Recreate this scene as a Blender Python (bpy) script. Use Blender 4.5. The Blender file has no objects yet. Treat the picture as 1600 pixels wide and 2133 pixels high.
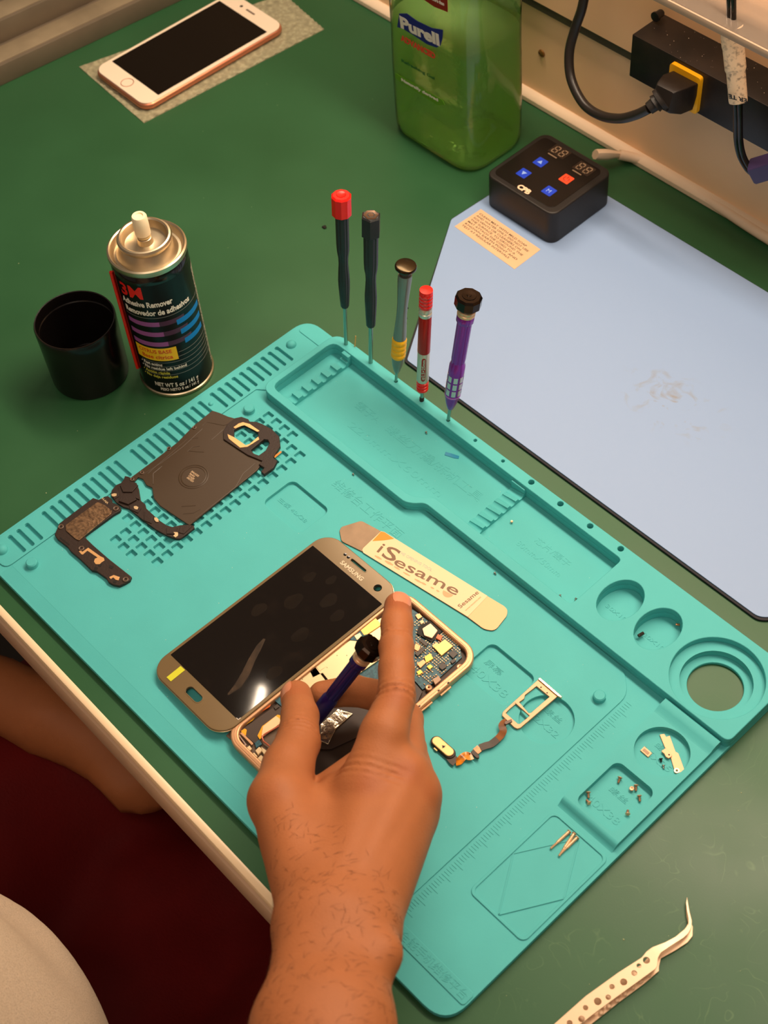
import bpy, bmesh, math, random
import numpy as np
from mathutils import Vector, Matrix

SC = bpy.context.scene
COL = SC.collection
PI = math.pi
S = 0.001                      # everything below is written in millimetres
random.seed(11)
rs = np.random.RandomState(5)

# ------------------------------------------------------------------ camera
FPX, PITCH, YAW, ROLL = 3192.51, 0.91745883, 2.46637333, -0.10141266
CPOS = np.array([664.498, -177.896, 825.053])


def cam_axes():
    cp, sp = math.cos(PITCH), math.sin(PITCH)
    fwd = np.array([math.cos(YAW) * cp, math.sin(YAW) * cp, -sp])
    right = np.cross(fwd, [0, 0, 1]); right /= np.linalg.norm(right)
    up = np.cross(right, fwd)
    c, s = math.cos(ROLL), math.sin(ROLL)
    return c * right + s * up, -s * right + c * up, fwd


RGT, UPV, FWD = cam_axes()


def ray(px, py):
    return (px - 800) / FPX * RGT + (1066.5 - py) / FPX * UPV + FWD


def at(px, py, z=0.0):
    """point in the room (mm) seen at a pixel of the photograph, on the level z"""
    d = ray(px, py)
    return CPOS + (z - CPOS[2]) / d[2] * d


def aty(px, py, y):
    d = ray(px, py)
    return CPOS + (y - CPOS[1]) / d[1] * d


def at2(px, py, z=0.0):
    p = at(px, py, z)
    return (p[0], p[1])


cam_data = bpy.data.cameras.new('camera')
cam = bpy.data.objects.new('camera', cam_data)
COL.objects.link(cam)
cam_data.sensor_fit = 'VERTICAL'
cam_data.sensor_height = 24.0
cam_data.lens = FPX / 2133 * 24.0
cam_data.clip_start = 0.02
cam_data.clip_end = 20
cam.matrix_world = Matrix(((RGT[0], UPV[0], -FWD[0], CPOS[0] * S), (RGT[1], UPV[1], -FWD[1], CPOS[1] * S),
                           (RGT[2], UPV[2], -FWD[2], CPOS[2] * S), (0, 0, 0, 1)))
cam_data.dof.use_dof = True
cam_data.dof.focus_distance = 1.00
cam_data.dof.aperture_fstop = 8.5
SC.camera = cam

# ------------------------------------------------------------------ light and exposure
SC.view_settings.view_transform = 'Standard'
SC.view_settings.look = 'None'
SC.view_settings.gamma = 1
SC.view_settings.use_curve_mapping = False
SC.view_settings.exposure = 0.0
world = bpy.data.worlds.new('room light')
SC.world = world
world.use_nodes = True
world.node_tree.nodes['Background'].inputs[0].default_value = (1.0, 0.80, 0.62, 1)
world.node_tree.nodes['Background'].inputs[1].default_value = 0.17


def area_light(name, loc, target, sx, sy, power, color):
    d = bpy.data.lights.new(name, 'AREA')
    d.shape = 'RECTANGLE'; d.size = sx * S; d.size_y = sy * S
    d.energy = power; d.color = color
    o = bpy.data.objects.new(name, d)
    COL.objects.link(o)
    o.location = Vector(loc) * S
    o.rotation_euler = (Vector(target) - Vector(loc)).to_track_quat('-Z', 'X').to_euler()
    return o


WARM = (1.0, 0.79, 0.585)
area_light('bench strip light', (150, 515, 640), (150, 260, 0), 90, 900, 6.9, WARM)
area_light('ceiling fill light', (300, 1250, 2000), (300, 150, 0), 900, 900, 12, (1.0, 0.79, 0.60))  # soft fill added beyond the back wall, for no known fitting
area_light('room ceiling fill light', (900, -700, 2200), (150, 400, 0), 1100, 1100, 15, (1.0, 0.80, 0.62))
bulb = area_light('desk lamp bulb', (-325, 322, 900), (230, 80, 0), 8, 46, 0.16, WARM)
bz = -(Vector((230, 80, 0)) - Vector((-325, 322, 900))).normalized()
by_ = (Vector((-0.62, 0.78, 0)) - bz * bz.dot(Vector((-0.62, 0.78, 0)))).normalized()
bulb.rotation_euler = Matrix((by_.cross(bz), by_, bz)).transposed().to_euler()




# ------------------------------------------------------------------ materials
def lin(c):
    return tuple(((v / 255) / 12.92 if v <= 10 else (((v / 255) + 0.055) / 1.055) ** 2.4) for v in c)


MATS = {}


def mat(name, rgb, rough=0.5, metal=0.0, bump=0.0, bscale=400.0, var=0.0, vscale=60.0, spec=0.5, coat=0.0,
        trans=0.0, alpha=1.0, rgb2=None, thr=None, sss=0.0, emit=0.0, ior=1.45, rvar=0.0):
    """principled material; rgb in 0-255 sRGB, optional noise colour variation, mottling and bump"""
    if name in MATS:
        return MATS[name]
    m = bpy.data.materials.new(name)
    m.use_nodes = True
    nt = m.node_tree
    b = nt.nodes['Principled BSDF']
    c = lin(rgb)
    b.inputs['Base Color'].default_value = (*c, 1)
    b.inputs['Roughness'].default_value = rough
    b.inputs['Metallic'].default_value = metal
    b.inputs['Specular IOR Level'].default_value = spec
    b.inputs['IOR'].default_value = ior
    if coat:
        b.inputs['Coat Weight'].default_value = coat
        b.inputs['Coat Roughness'].default_value = 0.06
    if trans:
        b.inputs['Transmission Weight'].default_value = trans
    if alpha < 1:
        b.inputs['Alpha'].default_value = alpha
    if sss:
        b.inputs['Subsurface Weight'].default_value = sss
        b.inputs['Subsurface Radius'].default_value = (0.006, 0.0022, 0.001)
        b.inputs['Subsurface Scale'].default_value = 1.0
    if emit:
        b.inputs['Emission Color'].default_value = (*c, 1)
        b.inputs['Emission Strength'].default_value = emit
    tc = nt.nodes.new('ShaderNodeTexCoord')
    if var or rgb2:
        n = nt.nodes.new('ShaderNodeTexNoise')
        n.inputs['Scale'].default_value = vscale
        n.inputs['Detail'].default_value = 5
        nt.links.new(tc.outputs['Object'], n.inputs['Vector'])
        r = nt.nodes.new('ShaderNodeValToRGB')
        if thr:
            r.color_ramp.elements[0].position, r.color_ramp.elements[1].position = thr
        else:
            r.color_ramp.elements[0].position, r.color_ramp.elements[1].position = 0.3, 0.7
        c2 = lin(rgb2) if rgb2 else tuple(max(0, v * (1 + var)) for v in c)
        c1 = c if rgb2 else tuple(max(0, v * (1 - var)) for v in c)
        r.color_ramp.elements[0].color = (*c1, 1)
        r.color_ramp.elements[1].color = (*c2, 1)
        nt.links.new(n.outputs['Fac'], r.inputs['Fac'])
        nt.links.new(r.outputs['Color'], b.inputs['Base Color'])
        if rvar:
            mr = nt.nodes.new('ShaderNodeMapRange')
            mr.inputs['From Min'].default_value = 0.3; mr.inputs['From Max'].default_value = 0.7
            mr.inputs['To Min'].default_value = max(0, rough - rvar); mr.inputs['To Max'].default_value = rough + rvar
            nt.links.new(n.outputs['Fac'], mr.inputs['Value'])
            nt.links.new(mr.outputs['Result'], b.inputs['Roughness'])
    if bump:
        n2 = nt.nodes.new('ShaderNodeTexNoise')
        n2.inputs['Scale'].default_value = bscale
        n2.inputs['Detail'].default_value = 4
        nt.links.new(tc.outputs['Object'], n2.inputs['Vector'])
        bp = nt.nodes.new('ShaderNodeBump')
        bp.inputs['Strength'].default_value = 1.0
        bp.inputs['Distance'].default_value = bump * S
        nt.links.new(n2.outputs['Fac'], bp.inputs['Height'])
        nt.links.new(bp.outputs['Normal'], b.inputs['Normal'])
    MATS[name] = m
    return m


# ------------------------------------------------------------------ mesh helpers
class MB:
    """collects vertices (mm) and faces of ONE mesh"""

    def __init__(self):
        self.v = []; self.f = []

    def add(self, vs, fs):
        o = len(self.v)
        self.v += [tuple(float(c) for c in p) for p in vs]
        self.f += [tuple(i + o for i in q) for q in fs]
        return self

    def box(self, c, s, rz=0.0, ch=0.0, M=None):
        x, y, z = s[0] / 2, s[1] / 2, s[2] / 2
        if ch <= 0:
            vs = [(i * x, j * y, k * z) for k in (-1, 1) for j in (-1, 1) for i in (-1, 1)]
            fs = [(0, 2, 3, 1), (4, 5, 7, 6), (0, 1, 5, 4), (2, 6, 7, 3), (0, 4, 6, 2), (1, 3, 7, 5)]
        else:
            bm = bmesh.new()
            bmesh.ops.create_cube(bm, size=1)
            for v in bm.verts:
                v.co.x *= s[0]; v.co.y *= s[1]; v.co.z *= s[2]
            bmesh.ops.bevel(bm, geom=bm.edges[:], offset=ch, segments=2, affect='EDGES', profile=0.5)
            vs = [tuple(v.co) for v in bm.verts]
            bm.verts.index_update()
            fs = [tuple(v.index for v in f.verts) for f in bm.faces]
            bm.free()
        R = Matrix.Rotation(rz, 3, 'Z')
        if M is not None:
            R = M
        vs = [R @ Vector(p) + Vector(c) for p in vs]
        return self.add(vs, fs)

    def prism(self, pts, z0, z1):
        """closed polygon (x,y) between two levels; fan-safe n-gon caps"""
        n = len(pts)
        if sum(pts[i][0] * pts[(i + 1) % n][1] - pts[(i + 1) % n][0] * pts[i][1] for i in range(n)) < 0:
            pts = pts[::-1]
        vs = [(p[0], p[1], z0) for p in pts] + [(p[0], p[1], z1) for p in pts]
        fs = [tuple(range(n))[::-1], tuple(range(n, 2 * n))]
        fs += [(i, (i + 1) % n, n + (i + 1) % n, n + i) for i in range(n)]
        return self.add(vs, fs)

    def lathe(self, prof, c=(0, 0, 0), seg=32, M=None, cap=True, sides=None):
        """profile of (r, z) turned round z; M a 3x3 turn applied before moving to c"""
        vs = []; fs = []
        for r, z in prof:
            for i in range(seg):
                a = 2 * PI * i / seg
                vs.append((r * math.cos(a), r * math.sin(a), z))
        n = len(prof)
        for k in range(n - 1):
            for i in range(seg):
                j = (i + 1) % seg
                fs.append((k * seg + i, k * seg + j, (k + 1) * seg + j, (k + 1) * seg + i))
        if cap:
            if prof[0][0] > 1e-6: fs.append(tuple(range(seg))[::-1])
            if prof[-1][0] > 1e-6: fs.append(tuple(range((n - 1) * seg, n * seg)))
        if M is not None:
            vs = [M @ Vector(p) for p in vs]
        vs = [(p[0] + c[0], p[1] + c[1], p[2] + c[2]) for p in vs]
        return self.add(vs, fs)

    def tube(self, path, r, seg=12, cap=True, flat=1.0):
        """round (or flattened) rod along a path; r number or list"""
        P = [Vector(p) for p in path]
        n = len(P)
        rr = r if isinstance(r, (list, tuple)) else [r] * n
        T = []
        for i in range(n):
            T.append((P[min(i + 1, n - 1)] - P[max(i - 1, 0)]).normalized())
        u = T[0].orthogonal().normalized()
        vs = []; fs = []
        for i in range(n):
            if i:
                q = T[i - 1].rotation_difference(T[i])
                u = (q @ u).normalized()
            w = T[i].cross(u)
            for k in range(seg):
                a = 2 * PI * k / seg
                vs.append(P[i] + (u * math.cos(a) + w * math.sin(a) * flat) * rr[i])
        for i in range(n - 1):
            for k in range(seg):
                j = (k + 1) % seg
                fs.append((i * seg + k, i * seg + j, (i + 1) * seg + j, (i + 1) * seg + k))
        if cap:
            fs.append(tuple(range(seg))[::-1]); fs.append(tuple(range((n - 1) * seg, n * seg)))
        return self.add(vs, fs)

    def ribbon(self, path, widths, th, side=(0, 0, 1), sidevec=None):
        """flat strip of real thickness along a path; width lies across the path, thickness along side"""
        P = [Vector(p) for p in path]; n = len(P)
        ww = widths if isinstance(widths, (list, tuple)) else [widths] * n
        up = Vector(side).normalized()
        vs = []; fs = []
        for i in range(n):
            t = (P[min(i + 1, n - 1)] - P[max(i - 1, 0)]).normalized()
            w = t.cross(up).normalized()
            nn = w.cross(t).normalized()
            for a, b in ((-1, -1), (1, -1), (1, 1), (-1, 1)):
                vs.append(P[i] + w * a * ww[i] / 2 + nn * b * th / 2)
        for i in range(n - 1):
            for k in range(4):
                j = (k + 1) % 4
                fs.append((i * 4 + k, i * 4 + j, (i + 1) * 4 + j, (i + 1) * 4 + k))
        fs.append((3, 2, 1, 0)); o = (n - 1) * 4; fs.append((o, o + 1, o + 2, o + 3))
        return self.add(vs, fs)

    def mesh(self, m):
        """add an existing bpy mesh (coordinates already in mm)"""
        return self.add([tuple(v.co) for v in m.vertices], [tuple(p.vertices) for p in m.polygons])


def link(o, parent=None):
    COL.objects.link(o)
    if parent is not None:
        o.parent = parent
    return o


ORG = {}


def obj(name, mb, material, parent=None, smooth=35, org=None, local=False):
    """link the collected mesh as ONE object. World millimetres; children are stored relative to their
    parent's origin unless local."""
    if org is None:
        if parent is not None:
            org = (0, 0, 0) if local else ORG.get(parent.name, (0, 0, 0))
        else:
            a = np.array(mb.v); lo, hi = a.min(0), a.max(0)
            org = ((lo[0] + hi[0]) / 2, (lo[1] + hi[1]) / 2, lo[2])
    me = bpy.data.meshes.new(name)
    vs = [((p[0] - org[0]) * S, (p[1] - org[1]) * S, (p[2] - org[2]) * S) for p in mb.v]
    me.from_pydata(vs, [], mb.f)
    me.validate()
    me.materials.append(material)
    if smooth:
        me.polygons.foreach_set('use_smooth', [True] * len(me.polygons))
        me.set_sharp_from_angle(angle=math.radians(smooth))
    me.update()
    o = bpy.data.objects.new(name, me)
    link(o, parent)
    if parent is None:
        o.location = Vector(org) * S
        ORG[o.name] = tuple(org)
    else:
        ORG[o.name] = ORG.get(parent.name, (0, 0, 0))
    return o


def tag(o, label=None, cat=None, group=None, kind=None):
    if label: o['label'] = label
    if cat: o['category'] = cat
    if group: o['group'] = group
    if kind: o['kind'] = kind
    return o


def thing(name, label, cat, loc, rz=0.0, group=None, rot=None):
    o = bpy.data.objects.new(name, None)
    o.empty_display_size = 0.01
    COL.objects.link(o)
    o.location = Vector(loc) * S
    o.rotation_euler = rot if rot is not None else (0, 0, rz)
    ORG[o.name] = tuple(loc) if (rz == 0 and rot is None) else (0, 0, 0)
    return tag(o, label, cat, group)


def dup(root, loc=None, rot=None, label=None, group=None):
    r = root.copy(); COL.objects.link(r)
    if loc is not None: r.location = Vector(loc) * S
    if rot is not None: r.rotation_euler = rot
    if label: r['label'] = label
    if group: r['group'] = group
    for ch in list(root.children):
        c = ch.copy(); COL.objects.link(c); c.parent = r
        for g in ch.children:
            d = g.copy(); COL.objects.link(d); d.parent = c
    return r


def circ(cx, cy, r, n=48, a0=0.0):
    return [(cx + r * math.cos(a0 + 2 * PI * i / n), cy + r * math.sin(a0 + 2 * PI * i / n)) for i in range(n)]


def rrect(x0, y0, x1, y1, r, n=6):
    out = []
    for cx, cy, a in ((x1 - r, y1 - r, 0), (x0 + r, y1 - r, PI / 2), (x0 + r, y0 + r, PI), (x1 - r, y0 + r, 1.5 * PI)):
        for i in range(n + 1):
            t = a + PI / 2 * i / n
            out.append((cx + r * math.cos(t), cy + r * math.sin(t)))
    return out


def rpoly(pts, r, n=4):
    """round the corners of a polygon"""
    out = []
    N = len(pts)
    rr = r if isinstance(r, (list, tuple)) else [r] * N
    for i in range(N):
        p0, p, p1 = Vector(pts[i - 1][:2]), Vector(pts[i][:2]), Vector(pts[(i + 1) % N][:2])
        a, b = (p0 - p), (p1 - p)
        d = min(rr[i], a.length * 0.48, b.length * 0.48)
        if d < 1e-4:
            out.append(tuple(p)); continue
        A = p + a.normalized() * d; B = p + b.normalized() * d
        for k in range(n + 1):
            t = k / n
            q = A * (1 - t) ** 2 + p * 2 * t * (1 - t) + B * t * t
            out.append((q.x, q.y))
    return out


def grab(ob):
    """evaluated mesh of a temporary curve/text/modified object"""
    COL.objects.link(ob)
    bpy.context.view_layer.update()
    dg = bpy.context.evaluated_depsgraph_get()
    me = bpy.data.meshes.new_from_object(ob.evaluated_get(dg))
    data = ob.data
    bpy.data.objects.remove(ob)
    return me


def layer(loops, z0, z1, bev=0.0, mb=None, res=2):
    """plate between two levels from outlines; loops inside loops are holes; edges softly rounded"""
    cu = bpy.data.curves.new('c', 'CURVE')
    cu.dimensions = '2D'; cu.fill_mode = 'BOTH'
    for pts in loops:
        s = cu.splines.new('POLY'); s.points.add(len(pts) - 1)
        for p, q in zip(s.points, pts):
            p.co = (q[0], q[1], 0, 1)
        s.use_cyclic_u = True
    h = (z1 - z0) / 2
    bev = min(bev, h * 0.98)
    cu.extrude = h - bev; cu.bevel_depth = bev; cu.offset = -bev; cu.bevel_resolution = res
    me = grab(bpy.data.objects.new('c', cu))
    mb = mb or MB()
    zc = (z0 + z1) / 2
    mb.add([(v.co.x, v.co.y, v.co.z + zc) for v in me.vertices], [tuple(p.vertices) for p in me.polygons])
    bpy.data.meshes.remove(me)
    return mb


def text(body, size, o, xd, yd, th=0.2, mb=None, bold=0.0, align='LEFT', shear=0.0, space=1.0, bend=None, sx=1.0, fit=None):
    """raised lettering: origin o, reading direction xd, up direction yd (world vectors)"""
    cu = bpy.data.curves.new('t', 'FONT')
    cu.body = body; cu.size = size; cu.extrude = th / 2; cu.offset = bold
    cu.align_x = align; cu.shear = shear; cu.space_character = space; cu.resolution_u = 3
    me = grab(bpy.data.objects.new('t', cu))
    if fit:
        xs = [v.co.x for v in me.vertices]
        sx = fit / max(1e-6, max(xs) - min(xs))
    X = Vector(xd).normalized(); Y = Vector(yd).normalized(); Z = X.cross(Y)
    mb = mb or MB()
    vs = []
    for v in me.vertices:
        p = Vector((v.co.x * sx, v.co.y, v.co.z))
        if bend:
            vs.append(bend(p))
        else:
            vs.append(Vector(o) + X * p.x + Y * p.y + Z * p.z)
    mb.add(vs, [tuple(p.vertices) for p in me.polygons])
    bpy.data.meshes.remove(me)
    return mb


def axisM(d, roll=0.0):
    """rotation taking z onto direction d"""
    return (Vector(d).normalized().to_track_quat('Z', 'Y').to_matrix() @ Matrix.Rotation(roll, 3, 'Z'))

# ================================================================== THE SETTING
m_wall = mat('painted wall panel', (252, 210, 164), 0.55, bump=0.05, bscale=300, var=0.03, vscale=12)
m_wall2 = mat('smooth upper panel', (236, 196, 150), 0.42, var=0.03, vscale=9)
m_seam = mat('metal seam', (92, 84, 74), 0.45, 0.6)
m_floor = mat('dark floor', (52, 46, 42), 0.8, var=0.15, vscale=8)

mb = MB().box((0, 150, -753), (4200, 4000, 6))
tag(obj('floor', mb, m_floor), kind='structure')
mb = MB().box((0, 626, -331), (3200, 40, 850), ch=0)
tag(obj('wall_back', mb, m_wall), kind='structure')
# upper wall skin above the seam, and the metal seam between
mb = MB().box((0, 620, 350.5), (3200, 40, 500))
obj('upper_panel', mb, m_wall2, bpy.data.objects['wall_back'])
mb = MB().box((0, 618.8, 96.8), (3200, 36, 7.6))
obj('seam_strip', mb, m_seam, bpy.data.objects['wall_back'])
# pale moulding where the bench meets the wall
mb = MB()
prof = [(606, 0), (599.5, 0), (598.5, 1.2), (598.5, 5), (600, 7), (604.5, 9), (606, 9)]
n = len(prof)
vs = [(x, p[0], p[1]) for x in (-1500, 1500) for p in prof]
mb.add(vs, [(i, (i + 1) % n, n + (i + 1) % n, n + i) for i in range(n)] + [tuple(range(n))[::-1], tuple(range(n, 2 * n))])
tag(obj('baseboard_back', mb, mat('pale moulding', (238, 214, 186), 0.5)), kind='structure')
# screw in the lower wall panel
sp = aty(1127, 112, 604.8)
t = thing('wall_screw', 'small brass-coloured screw head in the beige wall panel beside the green bottle', 'screw', tuple(sp))
mb = MB().lathe([(0.1, 0), (3.4, 0), (3.2, 1.0), (2.2, 1.8), (0.1, 2.0)], sp + np.array([0, 1.0, 0]), 20, axisM((0, -1, 0)))
obj('screw_head', mb, mat('brass screw', (150, 110, 60), 0.4, 0.8), t)
mb = MB().box(sp + np.array([0, -1.05, 0]), (4.2, 0.3, 0.7), M=Matrix.Rotation(0.6, 3, 'Y'))
obj('slot', mb, mat('slot shadow metal', (50, 38, 26), 0.6, 0.3), t)

# ------------------------------------------------------------------ workbench
bench = thing('workbench', 'long workbench with a dark green mat top and a beige front edge', 'workbench', (100, 290, 0))
m_green = mat('green bench laminate', (42, 88, 54), 0.42, var=0.10, vscale=9, bump=0.02, bscale=900, spec=0.45, rvar=0.07)
# light wear scratches in the green laminate (thin curved marks)
nt = m_green.node_tree
b = nt.nodes['Principled BSDF']
old = b.inputs['Base Color'].links[0].from_socket
tc = nt.nodes.new('ShaderNodeTexCoord')
nz = nt.nodes.new('ShaderNodeTexNoise'); nz.inputs['Scale'].default_value = 34; nz.inputs['Detail'].default_value = 0.6
nz.inputs['Distortion'].default_value = 2.6
nt.links.new(tc.outputs['Object'], nz.inputs['Vector'])
rp = nt.nodes.new('ShaderNodeValToRGB')
e = rp.color_ramp.elements
e[0].position, e[0].color = 0.485, (0, 0, 0, 1)
e[1].position, e[1].color = 0.515, (0, 0, 0, 1)
k = e.new(0.5); k.color = (1, 1, 1, 1)
nt.links.new(nz.outputs['Fac'], rp.inputs['Fac'])
n3 = nt.nodes.new('ShaderNodeTexNoise'); n3.inputs['Scale'].default_value = 48
nt.links.new(tc.outputs['Object'], n3.inputs['Vector'])
r3 = nt.nodes.new('ShaderNodeValToRGB')
r3.color_ramp.elements[0].position, r3.color_ramp.elements[1].position = 0.46, 0.62
nt.links.new(n3.outputs['Fac'], r3.inputs['Fac'])
sep = nt.nodes.new('ShaderNodeSeparateXYZ'); nt.links.new(tc.outputs['Object'], sep.inputs[0])
mr = nt.nodes.new('ShaderNodeMapRange')
mr.inputs['From Min'].default_value = 0.30; mr.inputs['From Max'].default_value = 0.42
nt.links.new(sep.outputs['X'], mr.inputs['Value'])
mu = nt.nodes.new('ShaderNodeMath'); mu.operation = 'MULTIPLY'
nt.links.new(rp.outputs['Color'], mu.inputs[0]); nt.links.new(mr.outputs['Result'], mu.inputs[1])
mu2 = nt.nodes.new('ShaderNodeMath'); mu2.operation = 'MULTIPLY'
nt.links.new(mu.outputs[0], mu2.inputs[0]); nt.links.new(r3.outputs['Color'], mu2.inputs[1])
mu3 = nt.nodes.new('ShaderNodeMath'); mu3.operation = 'MULTIPLY'; mu3.inputs[1].default_value = 0.6
nt.links.new(mu2.outputs[0], mu3.inputs[0])
mx = nt.nodes.new('ShaderNodeMixRGB'); mx.inputs['Color2'].default_value = (*lin((86, 122, 80)), 1)
nt.links.new(mu3.outputs[0], mx.inputs['Fac']); nt.links.new(old, mx.inputs['Color1'])
nt.links.new(mx.outputs['Color'], b.inputs['Base Color'])

L = [(-900, -1.5), (1000, -25.5)]        # front line of the green surface (slightly off square)


def fy(x, off=0.0):
    return -12.6 - (x - 43.7) * 0.0135 + off


mb = MB().prism([(-1100, fy(-1100)), (1100, fy(1100)), (1100, 606), (-1100, 606)], -5, 0)
obj('bench_top', mb, m_green, bench)
mb = MB()
prof = [(0, -5), (0, 0.1), (-1.0, 0.5), (-3.6, 0.5), (-4.6, 0.0), (-5.2, -1.2), (-5.2, -5)]
n = len(prof)
vs = [(x, fy(x, p[0]), p[1]) for x in (-1100, 1100) for p in prof]
mb.add(vs, [(i, (i + 1) % n, n + (i + 1) % n, n + i) for i in range(n)] + [tuple(range(n)), tuple(range(n, 2 * n))[::-1]])
obj('edge_lip', mb, mat('cream bench lip', (240, 214, 178), 0.32), bench)
mb = MB()
prof = [(40, -5), (-4.6, -5), (-4.6, -6.2), (-6.6, -6.8), (-7.2, -8), (-7.2, -30), (-6.5, -31.5), (40, -31.5)]
n = len(prof)
vs = [(x, fy(x, p[0]), p[1]) for x in (-1100, 1100) for p in prof]
mb.add(vs, [(i, (i + 1) % n, n + (i + 1) % n, n + i) for i in range(n)] + [tuple(range(n)), tuple(range(n, 2 * n))[::-1]])
obj('front_edge', mb, mat('beige bench edge', (196, 166, 140), 0.5, var=0.03, vscale=20), bench)
for x, y in ((-1000, 560), (-1000, 60), (1000, 560), (1000, 60)):
    mb = MB().box((x, y, -390.5), (50, 50, 719))
    obj('bench_leg', mb, mat('bench leg steel', (90, 86, 82), 0.5, 0.6), bench)
mb = MB().box((0, 320, -18), (2100, 500, 26))
obj('bench_core', mb, mat('bench core board', (70, 54, 44), 0.8), bench)

# crumbs and lint lying about on the bench
cr = MB()
for i in range(90):
    px, py = rs.uniform(0, 1600), rs.uniform(150, 2100)
    x, y = at2(px, py)
    if -10 < x < 460 and -8 < y < 310 or y > 590 or y < 0 or (-30 < x < 420 and y > 310): continue
    r_ = 0.25 + 0.5 * rs.rand() ** 3
    cr.lathe([(r_, 0.0), (r_ * .8, r_ * .5), (0.02, r_ * .7)], (x, y, 0), 5)
tag(obj('crumbs', cr, mat('pale crumbs', (150, 160, 120), 0.8)), 'tiny pale crumbs scattered over the green bench', 'crumbs', kind='stuff')
x, y = at2(676, 474)
mb = MB()
for k in range(4):
    mb.lathe([(1.0, 0), (1.3, 0.7), (0.8, 1.3), (0.02, 1.5)], (x + 0.9 * math.cos(k * 1.9), y + 0.7 * math.sin(k * 1.9), 0), 7)
tag(obj('black_crumb', mb, mat('black crumb', (20, 16, 10), 0.8)), 'black crumb lying on the green bench left of the red capped screwdriver', 'crumb')

# ================================================================== REPAIR MAT
m_mat = mat('turquoise silicone', (80, 182, 184), 0.62, bump=0.03, bscale=1500, var=0.03, vscale=30, spec=0.35)
mt = thing('repair_mat', 'large turquoise silicone repair mat with moulded tray and pockets on the green bench', 'mat', (0, 0, 0))
RING = (417.2, 265.0)
ovals = [(338.0, 266.8), (368.9, 266.9)]
slots = []


def oval(cx, cy, ax=13.0, ay=17.4, n=48):
    return [(cx + ax * math.cos(2 * PI * i / n), cy + ay * math.sin(2 * PI * i / n)) for i in range(n)]


for y in [23.0, 30.1, 37.2] + [51.2 + 6.9 * k for k in range(10)] + [51.2 + 6.9 * (11.06 + k) for k in range(10)] + [201 + 6.93 * k for k in range(10)]:
    slots.append(rrect(5.6, y - 1.55, 24.6, y + 1.55, 1.3, 3))
grid = []
for i in range(6):
    for j in range(18):
        x = 52.4 + 8.75 * i; y = 72.4 + 8.45 * j
        if j == 0 and not (1 <= i <= 3): continue
        if j < 2 and i == 0: continue
        if j >= 17 and i > 3: continue
        if y > 219: continue
        grid.append(rrect(x - 3.1, y - 3.1, x + 3.1, y + 3.1, 0.7, 2))
rect1 = rrect(108.7, 162, 147.3, 190, 5)
rect2 = rrect(298.5, 163, 337, 191.5, 5)
circA = circ(360.7, 174.8, 16.8)
outer = rpoly([(0, 0), (450, 0), (450, 300), (0, 300)], [17, 17, 10, 15], 8)
trayin = rpoly([(38.6, 232), (180, 232), (187, 235), (195, 242.5), (318, 242.5), (318, 291), (38.6, 292.3)], [7, 3, 4, 3, 3.5, 3.5, 7], 4)
holes = slots + grid + [rect1, rect2, circA, circ(*RING, 22.3), trayin] + [oval(*c) for c in ovals]
mb = layer([outer, circ(*RING, 17.2, 64)], 0, 2.6, 0.5)
layer([outer] + holes, 2.6, 4.4, 0.25, mb, 1)
# comb strip plateau
layer([rpoly([(2.2, 5.5), (26.8, 5.5), (26.8, 226.5), (34, 232), (34, 297), (2.2, 297.5)], [5, 6, 1, 4, 1, 8], 5)] + slots, 4.4, 5.3, 0.35, mb, 1)
layer([rrect(5, 286, 34, 297, 3)], 5.3, 5.9, 0.3, mb)
# central working pad
pad = rpoly([(27.4, 10), (384.3, 10), (384.3, 222), (370, 234.6), (193, 234.6), (183, 226), (27.4, 226)], [1, 3, 7, 7, 1, 1, 1], 4)
layer([pad] + grid + [rect1, rect2, circA], 4.4, 5.2, 0.3, mb, 1)
# falling band along the near edge
mb.add([(27.4, 1.4, 4.4), (384, 1.4, 4.4), (384, 10.4, 5.15), (27.4, 10.4, 5.15), (27.4, 10.4, 4.4), (384, 10.4, 4.4)],
       [(0, 1, 2, 3), (0, 4, 5, 1), (0, 3, 4), (1, 5, 2)])
# outlined card pocket with its rhombus
layer([rrect(404.6, 63, 447.6, 134, 4.5), rrect(406.4, 64.8, 445.8, 132.2, 3.6)], 4.4, 5.2, 0.3, mb, 1)
R4 = [(406.8, 97.7), (427.0, 131.2), (445.6, 98.2), (426.5, 65.4)]
for i in range(4):
    a, c = R4[i], R4[(i + 1) % 4]
    mb.ribbon([(a[0], a[1], 4.6), (c[0], c[1], 4.6)], 0.8, 0.9)
layer([rpoly(R4, 0.5)], 4.4, 4.62, 0.08, mb)
# raised bar carrying the name of the mat
layer([rrect(372, 14.4, 449, 23.6, 2.2)], 4.4, 5.0, 0.25, mb)
base_txt = [('全能手机维修平台', 6.4, (395.5, 16.9, 5.05), 51), ('维修台工作平面', 8.6, (131, 205.5, 5.25), 66),
            ('主板 40X38', 4, (113, 172, 2.7), 28), ('40X38', 8, (301, 168, 2.7), 30), ('屏幕', 5, (304, 178, 2.7), 14),
            ('32X32', 6, (349, 170, 2.7), 23), ('螺丝', 4.5, (354, 179, 2.7), 13), ('40X38', 7, (412.5, 152, 4.5), 24),
            ('螺丝', 4.5, (418, 166, 4.5), 13), ('35X35', 6, (414, 199, 4.5), 21), ('螺丝', 4.5, (418, 207, 4.5), 13)]
# ruler ticks
for k in range(0, 190, 2):
    ln = 7 if k % 10 == 0 else 4
    mb.box((386.5 + ln / 2, 30 + k, 4.45), (ln, 0.35, 0.34))
# domes on the comb strip
for cx, cy, r in ((12.5, 273, 3.9), (12.5, 12.8, 4.2), (14.0, 194.6, 1.9)):
    mb.lathe([(r, 0), (r * .95, r * .3), (r * .72, r * .62), (r * .4, r * .8), (0.05, r * .86)], (cx, cy, 5.25), 28)

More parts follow.
